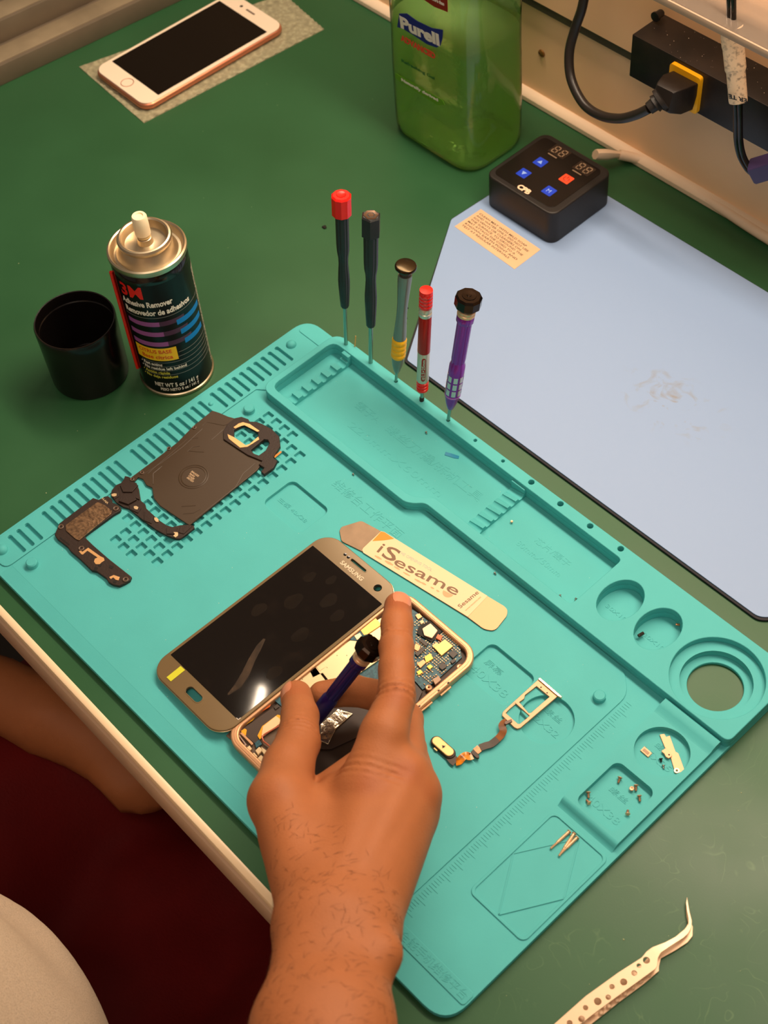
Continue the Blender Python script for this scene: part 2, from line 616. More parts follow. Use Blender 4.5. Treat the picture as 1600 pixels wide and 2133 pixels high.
for body, sz, o, w in base_txt:
    text(body, sz, o, (1, 0, 0), (0, 1, 0), 0.3, mb, fit=w)
obj('mat_base', mb, m_mat, mt, 40)
# rubber pegs at the corners of the working pad
for cx, cy in ((37.7, 20.2), (39.3, 209.6), (373.4, 208.0)):
    mb = MB().lathe([(4.1, 0), (4.0, 0.6), (3.9, 3.2), (3.2, 4.0), (0.1, 4.1)], (cx, cy, 5.15), 28)
    obj('peg', mb, m_mat, mt)

# raised tool tray
hs = [(47.4 + 26.43 * k, 296.9) for k in range(11)]
drill = [circ(x, y, 1.25 if i < 7 else 2.1, 14) for i, (x, y) in enumerate(hs)]
trayout = rpoly([(33.8, 226), (183, 226), (188.5, 229.5), (193.5, 235), (450, 235), (450, 300.3), (33.8, 300.3)], [10, 5, 2, 5, 5, 7, 11], 6)
ov = [oval(*c) for c in ovals]
mb = layer([trayout, trayin, circ(*RING, 22.3, 64)] + ov + drill, 4.4, 8.0, 0.0, None, 1)
layer([trayout, trayin, circ(*RING, 28.9, 64)] + ov + drill, 8.0, 13.3, 0.5, mb, 2)
for (x0, x1, y0, y1, zt, r, ns) in ((50.2, 57.6, 233.5, 289.5, 7.4, 2.7, 6), (220.6, 232.8, 243.5, 290.5, 6.8, 2.6, 6)):
    p = [(y0, 2.5)]
    st = (y1 - y0) / ns
    for k in range(ns):
        yc = y0 + st * (k + 0.5)
        for a in range(9):
            t_ = PI - PI * a / 8
            p.append((yc + r * math.cos(t_), zt - r * math.sin(t_)))
    p.append((y1, zt)); p.append((y1, 2.5)); p.insert(1, (y0, zt))
    n = len(p)
    # slopes down on the -x side for the wide comb
    zl = (lambda z: z) if x1 - x0 < 9 else (lambda z: 2.5 + (z - 2.5) * 0.35)
    vs = [(x0, q[0], zl(q[1])) for q in p] + [(x1, q[0], q[1]) for q in p]
    mb.add(vs, [(i, (i + 1) % n, n + (i + 1) % n, n + i) for i in range(n)] + [tuple(range(n))[::-1], tuple(range(n, 2 * n))])
mb.box((54, 291, 7.4), (7.4, 3.6, 9.8), ch=0.5)
mb.box((226.5, 291.5, 6.6), (12.4, 3.2, 8), ch=0.5)
for body, sz, o, w in (('镊子A', 8, (88, 266, 2.6), 24), ('螺丝刀/撬/拆机工具', 8.5, (120, 266, 2.6), 92), ('220mmX60mm', 8, (98, 250, 2.6), 92),
                       ('芯片/镊子', 6, (262, 268, 2.6), 30), ('80mmX50mm', 6, (255, 258, 2.6), 38),
                       ('30X10', 4, (330, 262, 2.7), 16), ('30X10', 4, (361, 262, 2.7), 16)):
    text(body, sz, o, (1, 0, 0), (0, 1, 0), 0.3, mb, fit=w)
obj('tool_tray', mb, m_mat, mt, 40)

# screw block with a square and a round pocket
sq = rrect(410.2, 145.2, 440.2, 182.5, 5); ci = circ(425.2, 205.2, 16.6)
mb = layer([[(404, 143.5), (446, 143.5), (446, 222.5), (404, 222.5)], sq, ci], 4.3, 8.8, 0.0)
for prof in ([(143.5, 4.3), (137.2, 4.3), (138.6, 4.8), (140.0, 6.4), (141.2, 8.0), (142.4, 8.7), (143.5, 8.8)],
             [(222.5, 4.3), (222.5, 8.8), (224.5, 9.1), (227, 10.6), (229.2, 11.3), (232.6, 11.4), (233.3, 10.8), (233.3, 4.3)]):
    n = len(prof)
    vs = [(x, p[0], p[1]) for x in (404, 446) for p in prof]
    mb.add(vs, [(i, (i + 1) % n, n + (i + 1) % n, n + i) for i in range(n)] + [tuple(range(n))[::-1], tuple(range(n, 2 * n))])
obj('screw_block', mb, m_mat, mt, 30)

# ================================================================== THINGS ON THE BENCH
UP = Vector((0, 0, 1))
m_black = mat('satin black plastic', (22, 20, 20), 0.42, spec=0.5)
m_gloss = mat('gloss black plastic', (12, 9, 8), 0.12, spec=0.6)
m_steel = mat('bright steel', (190, 184, 176), 0.28, 1.0)
m_white = mat('off white print', (235, 226, 214), 0.5)

# ---- stepped metal rail in the top left corner
rail = thing('metal_rail', 'stepped grey metal rail lying across the bench in the far left corner', 'rail', (-450, 400, 0), rot=(0, 0, -math.atan2(21.6, 190) + 0.0))
m_rail = mat('dull grey anodised metal', (118, 106, 90), 0.5, 0.35, bump=0.1, bscale=90, var=0.10, vscale=25)
m_rail2 = mat('pale mottled rail top', (150, 136, 112), 0.5, 0.3, bump=0.25, bscale=60, var=0.22, vscale=30)  # rail tops paler and more mottled than the faces
# rail local frame: y along the rail, front face at x = +44
for nm, x0, x1, z0, z1, m in (('lower_tier', -60, 45, 0, 19, m_rail), ('upper_tier', -60, 17, 19, 40, m_rail)):
    mb = MB().box(((x0 + x1) / 2, 0, (z0 + z1) / 2), (x1 - x0, 700, z1 - z0), ch=0.8)
    obj(nm, mb, m, rail, local=True)
mb = MB().box((31, 0, 19.3), (20, 690, 0.7), ch=0.2).box((8, 0, 40.3), (12, 690, 0.7), ch=0.2)
obj('pale_top_strip', MB().box((31, 0, 19.3), (21, 690, 0.7), ch=0.2), m_rail2, rail, local=True)
obj('pale_top_strip', MB().box((3, 0, 40.3), (22, 690, 0.7), ch=0.2), m_rail2, rail, local=True)

# ---- white and rose-gold phone lying on a sheet of bubble wrap
wq = [at2(165, 140), at2(300, 257), at2(675, 62), at2(590, -12)]
wr = MB()
NX, NY = 46, 74
gv = []
for j in range(NY):
    for i in range(NX):
        u, v = i / (NX - 1), j / (NY - 1)
        a = Vector(wq[0]) * (1 - u) + Vector(wq[1]) * u
        b2 = Vector(wq[3]) * (1 - u) + Vector(wq[2]) * u
        p = a * (1 - v) + b2 * v
        bub = max(0, math.sin(i * PI / 2) * math.sin(j * PI / 2) + 0.15 * math.sin(i * 1.3 + j)) * 1.3
        gv.append((p.x, p.y, 0.5 + bub + 0.25 * math.sin(i * .5) * math.cos(j * .33)))
o0 = len(gv)
gv2 = gv + [(p[0], p[1], 0.1) for p in gv]
F = []
for j in range(NY - 1):
    for i in range(NX - 1):
        a = j * NX + i
        F.append((a, a + 1, a + NX + 1, a + NX)); F.append((a + o0, a + NX + o0, a + NX + 1 + o0, a + 1 + o0))
for i in range(NX - 1):
    F.append((i, i + o0, i + 1 + o0, i + 1)); a = (NY - 1) * NX + i; F.append((a, a + 1, a + 1 + o0, a + o0))
for j in range(NY - 1):
    a = j * NX; F.append((a, a + NX, a + NX + o0, a + o0)); a = j * NX + NX - 1; F.append((a, a + o0, a + NX + o0, a + NX))
wr.add(gv2, F)
m_wrap = mat('cloudy bubble wrap', (176, 170, 140), 0.22, bump=0.5, bscale=200, alpha=0.75, var=0.25, vscale=220, rvar=0.15)
tag(obj('bubble_wrap', wr, m_wrap, None, 60), 'cloudy sheet of bubble wrap under the white phone', 'bubble wrap')

ph = thing('smartphone', 'white-faced phone with rose gold sides lying screen up on bubble wrap', 'phone', (-323, 447.5, 2.0), rot=(0, 0, math.radians(-1.2)))
m_rose = mat('rose gold aluminium', (214, 136, 104), 0.35, 0.75)
m_pwhite = mat('white phone glass', (246, 226, 202), 0.16, spec=0.5)
m_screen = mat('black phone screen', (9, 7, 8), 0.06, spec=0.4)
obj('case', layer([rrect(-39, -79, 39, 79, 11, 8)], 0, 6.2, 2.6, None, 3), m_rose, ph, local=True)
obj('front_glass', layer([rrect(-37.6, -77.6, 37.6, 77.6, 10, 8), circ(0, -69, 5.8, 24)], 5.6, 7.0, 0.5), m_pwhite, ph, local=True)
obj('screen', layer([rrect(-34.2, -60.8, 34.2, 60.8, 0.4)], 6.4, 7.12, 0.05), m_screen, ph, local=True)
hb = obj('home_button', MB().lathe([(5.4, 5.8), (5.4, 6.7), (4.7, 6.75), (0.1, 6.6)], (0, -69, 0), 32), m_pwhite, ph, local=True)
obj('button_ring', MB().lathe([(5.75, 5.8), (5.75, 6.95), (5.3, 6.95), (5.3, 5.8)], (0, -69, 0), 32, cap=False), m_rose, ph, local=True)
obj('earpiece', layer([rrect(-6, 68.3, 6, 70.3, 1)], 6.6, 7.12, 0.05), mat('earpiece grille', (120, 100, 88), 0.6), ph, local=True)
obj('front_camera', MB().lathe([(1.5, 6.8), (1.5, 7.12), (0.1, 7.14)], (-13, 69.3, 0), 18), m_screen, ph, local=True)

# ---- aerosol can
CX, CY = -34.4, 201.0
CR = 26.6
can = thing('aerosol_can', 'black and steel spray can of adhesive remover with its white nozzle uncovered', 'spray can', (CX, CY, 0))
m_tin = mat('tin plate', (206, 190, 162), 0.38, 1.0, var=0.05, vscale=80)
m_can = mat('black lacquered tin', (16, 13, 12), 0.16, 0.0, spec=0.5, coat=0.15)
can.scale = (1, 1, 1.05)
body = MB().lathe([(CR - 1, 2.2), (CR, 3.2), (CR, 107), (CR - 0.4, 110), (CR - 1.6, 113.0)], (CX, CY, 0), 72)
obj('body', body, m_can, can)
obj('base_rim', MB().lathe([(CR - 3, 0), (CR + 0.2, 0), (CR + 0.9, 1.0), (CR + 0.8, 2.6), (CR - 0.2, 3.4)], (CX, CY, 0), 72), m_tin, can)
prof = [(CR - 2.2, 112.4), (CR + 0.1, 113.2), (CR + 0.75, 115), (CR + 0.5, 117.3), (CR - 0.6, 118), (CR - 1.6, 117.4), (CR - 2.2, 115.2), (CR - 3.6, 113.4),
        (CR - 5.4, 113.6), (CR - 7.2, 116), (CR - 9.0, 119.4), (CR - 9.9, 121.2), (CR - 9.6, 122.4), (CR - 8.2, 123.2), (CR - 7.8, 125.2), (CR - 8.6, 126.6), (CR - 9.9, 126.9),
        (CR - 10.9, 126.2), (CR - 11.3, 122.6), (CR - 12.4, 120.8), (CR - 16, 120.4), (5.6, 121.0), (4.8, 124.8), (3.2, 125.6), (0.1, 125.7)]
obj('dome', MB().lathe(prof, (CX, CY, 0), 72), m_tin, can)
nz_ = obj('nozzle', MB().lathe([(4.5, 127.2), (5.3, 127.8), (5.35, 134), (5.2, 141.4), (4.6, 142.4), (3.0, 142.4), (2.5, 141.6), (0.1, 141.5)], (CX - 0.8, CY + 0.2, 0), 36), mat('ivory nozzle plastic', (250, 232, 196), 0.4, sss=0.0), can)
obj('valve_stem', MB().lathe([(3.6, 125.4), (4.6, 126), (3.4, 127.4), (3.0, 130)], (CX, CY, 0), 24), mat('cloudy valve plastic', (196, 170, 120), 0.25), can)
# spray straw taped down the side
az = math.radians(-110)
sx_, sy_ = CX + (CR + 1.2) * math.cos(az), CY + (CR + 1.2) * math.sin(az)
obj('straw', MB().tube([(sx_, sy_, 15), (sx_, sy_, 60), (sx_, sy_, 106)], 1.25, 12), mat('red straw plastic', (226, 36, 18), 0.3, spec=0.5), can)


def canwrap(az0, z0, r):
    def f(p):
        a = math.radians(az0) + p.x / CR
        rr = r + p.z
        return Vector((CX + rr * math.cos(a), CY + rr * math.sin(a), z0 + p.y))
    return f


def canpatch(a0, a1, z0, z1, r=CR + 0.06, skew=0.0, n=24):
    mb = MB()
    vs = []
    for i in range(n + 1):
        a = math.radians(a0 + (a1 - a0) * i / n)
        for rr in (r - 0.05, r):
            for z in (z0, z1):
                vs.append((CX + rr * math.cos(a), CY + rr * math.sin(a), z))
    fs = []
    for i in range(n):
        o = i * 4; q = o + 4
        fs += [(o + 2, q + 2, q + 3, o + 3), (o, o + 1, q + 1, q), (o + 1, o + 3, q + 3, q + 1), (o, q, q + 2, o + 2)]
    fs += [(0, 2, 3, 1), (n * 4, n * 4 + 1, n * 4 + 3, n * 4 + 2)]
    return mb.add(vs, fs)


lab = obj('label', canpatch(-96, 66, 5, 106), mat('black label print', (14, 12, 14), 0.3, spec=0.3), can)
obj('back_label', canpatch(44, 84, 8, 98, CR + 0.14), mat('grey small print panel', (176, 170, 150), 0.5, rgb2=(60, 58, 50), vscale=900, thr=(0.45, 0.55)), can)
m_red = mat('red print', (226, 24, 22), 0.35)
R1 = CR + 0.14
T = lambda s, size, a0, z0, fit, m, nm='lettering', bold=0.02, par=None: obj(nm, text(s, size, (0, 0, 0), (1, 0, 0), (0, 0, 1), 0.1, bend=canwrap(a0, z0, R1), bold=bold * size, fit=fit), m, par or lab, 20)
T('3M', 14.5, -91, 94.5, 17.5, m_red, bold=0.025)
T('Adhesive Remover', 6.6, -92, 87, 38, m_white, bold=0.03)
T('Removedor de adhesivos', 6.6, -90, 79.6, 50, m_white, bold=0.03)
m_purple = mat('purple print', (150, 78, 146), 0.4)
m_dpurple = mat('dark purple print', (74, 36, 66), 0.4)
m_blue = mat('blue print', (10, 118, 196), 0.4)
m_line = mat('grey line print', (120, 120, 118), 0.4)
for k, z in enumerate((71.2, 61.8, 52.4)):
    obj('purple_stripe', canpatch(-90, -38 + 3 * k, z - 2.0, z + 2.0, R1), m_purple, lab)
    obj('dark_stripe', canpatch(-38 + 3 * k, 2 + 3 * k, z - 2.0, z + 2.0, R1 - 0.02), m_dpurple, lab)
    obj('blue_stripe', canpatch(-12 + 3 * k, 40 - 2 * k, z - 4.6, z - 0.2, R1 + 0.02), m_blue, lab)
for z in (77.0, 42.5, 38.5, 34.5, 30.5, 26.5, 22.5):
    a0 = -92 if z > 70 else (-20 if z > 40 else -84)
    obj('rule_line', canpatch(a0, 50, z - 0.18, z + 0.18, R1), m_line, lab)
yl = obj('yellow_panel', canpatch(-90, -22, 36.5, 48.5, R1 + 0.03), mat('yellow print', (246, 196, 30), 0.4), lab)
m_or = mat('orange lettering', (208, 74, 16), 0.4)
T2 = lambda s, size, a0, z0, fit, m: obj('lettering', text(s, size, (0, 0, 0), (1, 0, 0), (0, 0, 1), 0.1, bend=canwrap(a0, z0, R1 + 0.08), bold=0.02 * size, fit=fit), m, lab, 20)
T2('CITRUS BASE', 4.6, -84, 43.6, 25, m_or)
T2('Base cítrica', 4.8, -80, 38.4, 23, m_or)
m_yt = mat('pale yellow lettering', (206, 196, 70), 0.4)
for s, z, w, m in (('• Fast acting', 31.4, 17, m_white), ('• No residue left behind', 27.4, 34, m_white), ('• Acción rápida', 23.3, 21, m_yt), ('• No deja residuos', 19.2, 26, m_yt)):
    T2(s, 3.5, -86, z, w, m)
T2('NET WT 5 oz / 141 g', 5.2, -70, 10.6, 33, m_white)
T2('PESO NETO 5 oz / 141 g', 3.6, -62, 6.6, 29, m_white)

# ---- its black cap, upside down
cp = thing('spray_can_cap', 'black plastic cap standing open side up beside the spray can', 'cap', (-79, 154.5, 0))
KX, KY = -79.4, 154.8
obj('cap_wall', MB().lathe([(26.5, 0), (28.0, 1.0), (28.4, 3), (29.4, 46), (29.6, 54.5), (29.0, 55.8), (28.2, 55.6), (27.8, 54), (27.7, 47), (27.1, 46.3), (26.6, 5), (26, 2.5), (0.1, 2.5)],
                           (KX, KY, 0), 72), mat('black cap plastic', (17, 13, 12), 0.24, spec=0.5), cp, 30)
obj('inner_ring', MB().lathe([(17.5, 2.5), (17.5, 12), (18.6, 12), (18.6, 2.5)], (KX, KY, 0), 48, cap=False), mat('black cap plastic', (0, 0, 0)), cp)

# ---- clear sanitiser bottle with green gel
BX0, BX1, BY0, BY1 = -120.5, -22.5, 496.5, 566
bx, by = (BX0 + BX1) / 2, (BY0 + BY1) / 2


def bsec(ins, z, rx=20, ry=22):
    pts = rpoly([(BX0 + ins, BY0 + ins), (BX1 - ins, BY0 + ins), (BX1 - ins, BY1 - ins), (BX0 + ins, BY1 - ins)], [21, 21, 21, 21], 7)
    return [(p[0], p[1], z) for p in pts]


def loft(secs, capb=True, capt=True):
    mb = MB(); n = len(secs[0]); vs = [p for s_ in secs for p in s_]
    fs = []
    for k in range(len(secs) - 1):
        for i in range(n):
            j = (i + 1) % n
            fs.append((k * n + i, k * n + j, (k + 1) * n + j, (k + 1) * n + i))
    if capb: fs.append(tuple(range(n))[::-1])
    if capt: fs.append(tuple(range((len(secs) - 1) * n, len(secs) * n)))
    return mb.add(vs, fs)


bot = thing('sanitizer_bottle', 'large clear plastic bottle of green hand sanitizer gel with a blue name label', 'bottle', (bx, by, 0))
m_pet = bpy.data.materials.new('clear bottle plastic'); m_pet.use_nodes = True
nt = m_pet.node_tree; nt.nodes.clear()
out = nt.nodes.new('ShaderNodeOutputMaterial')
gl = nt.nodes.new('ShaderNodeBsdfGlossy'); gl.inputs['Roughness'].default_value = 0.05
tr = nt.nodes.new('ShaderNodeBsdfTransparent'); tr.inputs[0].default_value = (0.97, 1.0, 0.95, 1)
fr = nt.nodes.new('ShaderNodeFresnel'); fr.inputs[0].default_value = 1.5
mxs = nt.nodes.new('ShaderNodeMixShader')
nt.links.new(fr.outputs[0], mxs.inputs[0]); nt.links.new(tr.outputs[0], mxs.inputs[1]); nt.links.new(gl.outputs[0], mxs.inputs[2])
nt.links.new(mxs.outputs[0], out.inputs[0])
m_gel = mat('green sanitizer gel', (150, 226, 72), 0.04, trans=1.0, ior=1.36, bump=7.0, bscale=22)
# pale diffuse share stands in for light gathered inside the gel
nt = m_gel.node_tree
nt.nodes['Principled BSDF'].inputs['Base Color'].default_value = (0.92, 1.0, 0.72, 1)
nt.nodes['Principled BSDF'].inputs['Base Color'].default_value = (0.8, 1.0, 0.58, 1)
tl_ = nt.nodes.new('ShaderNodeBsdfDiffuse'); tl_.inputs[0].default_value = (0.62, 1.0, 0.36, 1)
tp_ = nt.nodes.new('ShaderNodeBsdfTransparent'); tp_.inputs[0].default_value = (0.82, 1.0, 0.6, 1)
ms1 = nt.nodes.new('ShaderNodeMixShader'); ms1.inputs[0].default_value = 0.55
nt.links.new(tl_.outputs[0], ms1.inputs[1]); nt.links.new(tp_.outputs[0], ms1.inputs[2])
ms2 = nt.nodes.new('ShaderNodeMixShader'); ms2.inputs[0].default_value = 0.64
nt.links.new(nt.nodes['Principled BSDF'].outputs[0], ms2.inputs[1]); nt.links.new(ms1.outputs[0], ms2.inputs[2])
nt.links.new(ms2.outputs[0], nt.nodes['Material Output'].inputs['Surface'])
secs = [bsec(9, 1.5), bsec(3.5, 0.2), bsec(1.2, 2.5), bsec(0.3, 7), bsec(0, 14), bsec(0, 60), bsec(0.6, 100), bsec(0.6, 150), bsec(2, 190), bsec(9, 215), bsec(21, 228)]
obj('bottle_shell', loft(secs, True, False), m_pet, bot, 60)
LV = 112
wob = lambda sec: [(p[0], p[1], p[2]) for p in sec]
gels = [bsec(12, 4.2), bsec(5, 2.2), bsec(2.4, 4.2), bsec(1.6, 8), bsec(1.2, 15), bsec(1.2, 60), bsec(1.8, 100), bsec(1.8, LV - 1.2), bsec(2.4, LV)]
obj('gel', loft(gels), m_gel, bot, 60)
# neck, pump collar just above the frame
obj('pump_collar', MB().lathe([(14, 226), (17, 227), (17, 245), (8, 247), (5, 262)], (bx, by, 0), 32), m_white, bot)
FY = BY0 - 0.35
m_navy = mat('navy label', (24, 22, 120), 0.4)
nb = obj('name_label', (lambda mb: mb.add([(x, FY - t, z) for t in (0, 0.25) for x, z in NB], [tuple(range(len(NB))), tuple(range(len(NB), 2 * len(NB)))[::-1]] + [(i, len(NB) + i, len(NB) + (i + 1) % len(NB), (i + 1) % len(NB)) for i in range(len(NB))]))(MB()) if False else
         (lambda NB: MB().add([(x, FY - t, z) for t in (0, 0.25) for x, z in NB], [tuple(range(len(NB)))[::-1], tuple(range(len(NB), 2 * len(NB)))] + [(i, (i + 1) % len(NB), len(NB) + (i + 1) % len(NB), len(NB) + i) for i in range(len(NB))]))(
             [(aty(px, py, FY)[0], aty(px, py, FY)[2]) for px, py in [(832, 28), (848, 28), (870, 44), (900, 58), (923, 62), (922, 80), (918, 95), (910, 99), (890, 92), (860, 72), (840, 60), (828, 56)]]), m_navy, bot, 0)


def face_text(s, a, b2, hpx, m, parent, nm='lettering', bold=0.03, yy=FY - 0.35):
    """lettering on the front face of the bottle, baseline from pixel a to pixel b2"""
    A = aty(*a, yy); B = aty(*b2, yy)
    d = Vector(B) - Vector(A); d.y = 0
    size = hpx
    up = Vector((-d.z, 0, d.x))
    return obj(nm, text(s, size, tuple(A), d, up, 0.15, bold=bold * size, fit=d.length), m, parent, 0)


face_text('Purell', (834, 56), (915, 95), 13.5, m_white, nb, bold=0.045)
face_text('ADVANCED', (836, 84), (908, 124), 7.2, mat('orange red print', (220, 60, 44), 0.5), bot, bold=0.05)
rp_ = [(aty(px, py, FY)[0], aty(px, py, FY)[2]) for px, py in [(876, -6), (932, -30), (933, 25), (905, 14)]]
rl = obj('red_label', MB().add([(x, FY - t, z) for t in (0, 0.25) for x, z in rp_], [(3, 2, 1, 0), (4, 5, 6, 7)] + [(i, (i + 1) % 4, 4 + (i + 1) % 4, 4 + i) for i in range(4)]), mat('dark red label', (140, 20, 14), 0.4), bot, 0)
face_text('Kills more than', (888, -6), (925, 12), 4, m_white, rl)
gp = [(aty(px, py, FY)[0], aty(px, py, FY)[2]) for px, py in [(824, 152), (834, 158), (922, 208), (927, 218), (912, 219), (834, 170), (824, 162)]]
gl_ = obj('green_band_label', MB().add([(x, FY - t, z) for t in (0, 0.25) for x, z in gp], [tuple(range(7))[::-1], tuple(range(7, 14))] + [(i, (i + 1) % 7, 7 + (i + 1) % 7, 7 + i) for i in range(7)]), mat('grass green label', (96, 150, 26), 0.4), bot, 0)
face_text('Naturally derived', (836, 168), (912, 211), 3.6, m_white, gl_)
face_text('Refreshing Gel', (836, 128), (905, 166), 3.8, mat('dark green print', (30, 92, 40), 0.5), bot)

# ---- pale blue work mat with a black rim
m_bluem = mat('pale blue rubber mat', (142, 168, 208), 0.55, bump=0.02, bscale=900)
nt = m_bluem.node_tree; b = nt.nodes['Principled BSDF']
tc = nt.nodes.new('ShaderNodeTexCoord')
nz = nt.nodes.new('ShaderNodeTexNoise'); nz.inputs['Scale'].default_value = 26; nz.inputs['Detail'].default_value = 6; nz.inputs['Distortion'].default_value = 1.0
nt.links.new(tc.outputs['Object'], nz.inputs['Vector'])
gr = nt.nodes.new('ShaderNodeTexGradient'); gr.gradient_type = 'SPHERICAL'
mp = nt.nodes.new('ShaderNodeMapping')
nt.links.new(tc.outputs['Object'], mp.inputs['Vector']); nt.links.new(mp.outputs[0], gr.inputs[0])
bc_ = at(1400, 840, 2.0)
mt_m = MB()
bl = [(at2(842, 752, 2)), (405, 321.5), (413, 329), (416, 556), (4.5, 556), (1.0, 489), at2(940, 455, 2)]
bmat = thing('blue_work_mat', 'pale blue rubber work mat with a black underside, behind the turquoise mat', 'mat', (200, 440, 0))
mp.inputs['Location'].default_value = (-(bc_[0] - 200) * S / 0.05, -(bc_[1] - 440) * S / 0.032, 0)
mp.inputs['Scale'].default_value = (1 / 0.05, 1 / 0.032, 1)
nz.inputs['Scale'].default_value = 70
r1 = nt.nodes.new('ShaderNodeValToRGB'); r1.color_ramp.elements[0].position, r1.color_ramp.elements[1].position = 0.56, 0.70
nt.links.new(nz.outputs['Fac'], r1.inputs[0])
mm = nt.nodes.new('ShaderNodeMath'); mm.operation = 'MULTIPLY'
nt.links.new(r1.outputs[0], mm.inputs[0]); nt.links.new(gr.outputs['Fac'], mm.inputs[1])
mx = nt.nodes.new('ShaderNodeMixRGB'); mx.inputs['Color1'].default_value = b.inputs['Base Color'].default_value
mx.inputs['Color2'].default_value = (*lin((140, 134, 124)), 1)
nt.links.new(mm.outputs[0], mx.inputs['Fac']); nt.links.new(mx.outputs[0], b.inputs['Base Color'])
blr = rpoly(bl, [2, 4, 7, 3, 4, 2, 2], 5)
obj('underside', layer([blr], 0.1, 1.7, 0.3), mat('black rubber', (28, 26, 34), 0.7, bump=0.1, bscale=800), bmat)
cbx = sum(p[0] for p in blr) / len(blr); cby = sum(p[1] for p in blr) / len(blr)
top = [(p[0] + (1.8 if p[0] < cbx - 100 else (-1.8 if p[0] > cbx + 100 else 0)) * 0.6, p[1] + (1.8 if p[1] < 340 else -1)) for p in blr]
obj('top_face', layer([top], 1.7, 2.5, 0.25), m_bluem, bmat)
# stained paper label stuck on it
lq = [at2(947, 472, 2.5), at2(1002, 436, 2.5), at2(1126, 520, 2.5), at2(1072, 561, 2.5)]
ls = obj('paper_label', MB().prism(lq, 2.5, 2.75), mat('aged paper sticker', (226, 182, 140), 0.6, var=0.05, vscale=60), bmat, 0)
A, B, Cc, D = [Vector((p[0], p[1])) for p in lq]
tx = (D - A).normalized(); ty = (B - A).normalized()
lines = MB()
Lw = (D - A).length; Lh = (B - A).length
words = ['CLEAN MAT WITH MILD SOAP', 'AND WATER ONLY. DO NOT USE', 'SOLVENTS OR CLEANERS ON', 'THE SURFACE. TO GROUND THE', 'MAT ATTACH THE CORD TO A', 'KNOWN EARTH POINT AND', 'TEST AT REGULAR INTERVALS']
for k, w in enumerate(words):
    p = A + tx * 3 + ty * (Lh - 5.2 - k * (Lh - 6) / 7.2)
    text(w, 2.6, (p.x, p.y, 2.80), (tx.x, tx.y, 0), (ty.x, ty.y, 0), 0.06, lines, bold=0.02, fit=Lw * (0.86 if k % 2 else 0.78))
obj('small_print', lines, mat('dark print', (60, 44, 34), 0.6), ls, 0)

# ---- black control box
CB = thing('control_box', 'small square black control box with four coloured touch keys and two digit displays', 'control box', (42, 516.5, 2.5))
m_box = mat('matt black abs', (30, 24, 21), 0.48, bump=0.05, bscale=900, var=0.06, vscale=60)
obj('housing', layer([rrect(7, 482.5, 79, 551, 8, 6)], 2.5, 33, 1.4, None, 3), m_box, CB)
fp = obj('front_panel', layer([rrect(11, 487.5, 73, 546, 5, 5)], 32.7, 33.35, 0.1), mat('panel film', (26, 20, 18), 0.22, spec=0.5), CB)


def bxy(px, py):
    return at2(px, py, 33.4)


m_bkey = mat('blue key', (34, 66, 200), 0.35); m_rkey = mat('red key', (236, 78, 44), 0.35)
m_sym = mat('pale key symbol', (150, 180, 240), 0.4)
for (px, py), m, sy in (((1126, 338), m_bkey, '▲'), ((1091, 361), m_bkey, '▼'), ((1180, 373), m_rkey, '⏻'), ((1144, 398), m_bkey, 'M')):
    x, y = bxy(px, py)
    k = obj('touch_key', layer([rrect(x - 4.6, y - 4.6, x + 4.6, y + 4.6, 0.8, 2)], 33.3, 33.6, 0.08), m, fp)
    if sy == '⏻':
        mb = MB()
        mb.tube([(x + 2.3 * math.cos(a), y + 2.3 * math.sin(a), 33.65) for a in [PI * 0.7 + i * 0.3 for i in range(17)]], 0.35, 6)
        mb.box((x, y + 2, 33.65), (0.6, 2.4, 0.4))
        obj('symbol', mb, mat('dark red symbol', (180, 40, 24), 0.4), k)
    elif sy == 'M':
        obj('symbol', text('M', 5.2, (x - 2.2, y - 1.9, 33.65), (1, 0, 0), (0, 1, 0), 0.12), m_sym, k, 0)
    else:
        s_ = 1 if sy == '▲' else -1
        obj('symbol', MB().prism([(x - 2.2, y - 1.6 * s_), (x + 2.2, y - 1.6 * s_), (x, y + 2.2 * s_)], 33.5, 33.75), m_sym, k, 0)
m_seg = mat('unlit digit segments', (150, 124, 98), 0.5)
m_win = mat('digit window', (50, 36, 28), 0.3)
for cpx in ((1166, 316), (1217, 351)):
    x, y = bxy(*cpx)
    w = obj('digit_display', layer([rrect(x - 8, y - 5.4, x + 8, y + 5.4, 0.6, 2)], 33.3, 33.5, 0.06), m_win, fp)
    mb = MB()
    for dx in (-3.6, 3.6):
        for sx_, sy_, hw in ((0, 3.8, 1), (0, 0, 1), (0, -3.8, 1), (-2, 1.9, 0), (2, 1.9, 0), (-2, -1.9, 0), (2, -1.9, 0)):
            mb.box((x + dx + sx_ + sy_ * 0.12, y + sy_, 33.55), (3.0, 0.9, 0.16) if hw else (0.9, 2.9, 0.16))
    obj('segments', mb, m_seg, w)
    obj('caption_bar', MB().box((x - 1, y - 7.3, 33.45), (9, 1.2, 0.16)), m_seg, fp)
x, y = bxy(1082, 388)
x2, y2 = bxy(1116, 396)
obj('logo', text('CPB', 6.8, (x - 1.0, y - 2.4, 33.5), (1, 0, 0), (0, 1, 0), 0.12, bold=0.35, fit=12.5), mat('cream logo', (246, 206, 170), 0.45), fp, 0)

# ---- white cable leaving the box along the wall
cw = [at(px, py, z) for px, py, z in [(1240, 322, 16), (1262, 318, 14), (1290, 322, 9), (1325, 330, 5), (1370, 345, 4), (1420, 380, 4), (1500, 432, 4), (1600, 497, 4), (1760, 590, 4)]]
wc = thing('white_cable', 'thick white cable with a plug running from the black control box along the wall', 'cable', tuple(cw[4] * [1, 1, 0]))
m_wcab = mat('white cable plastic', (238, 212, 184), 0.4)


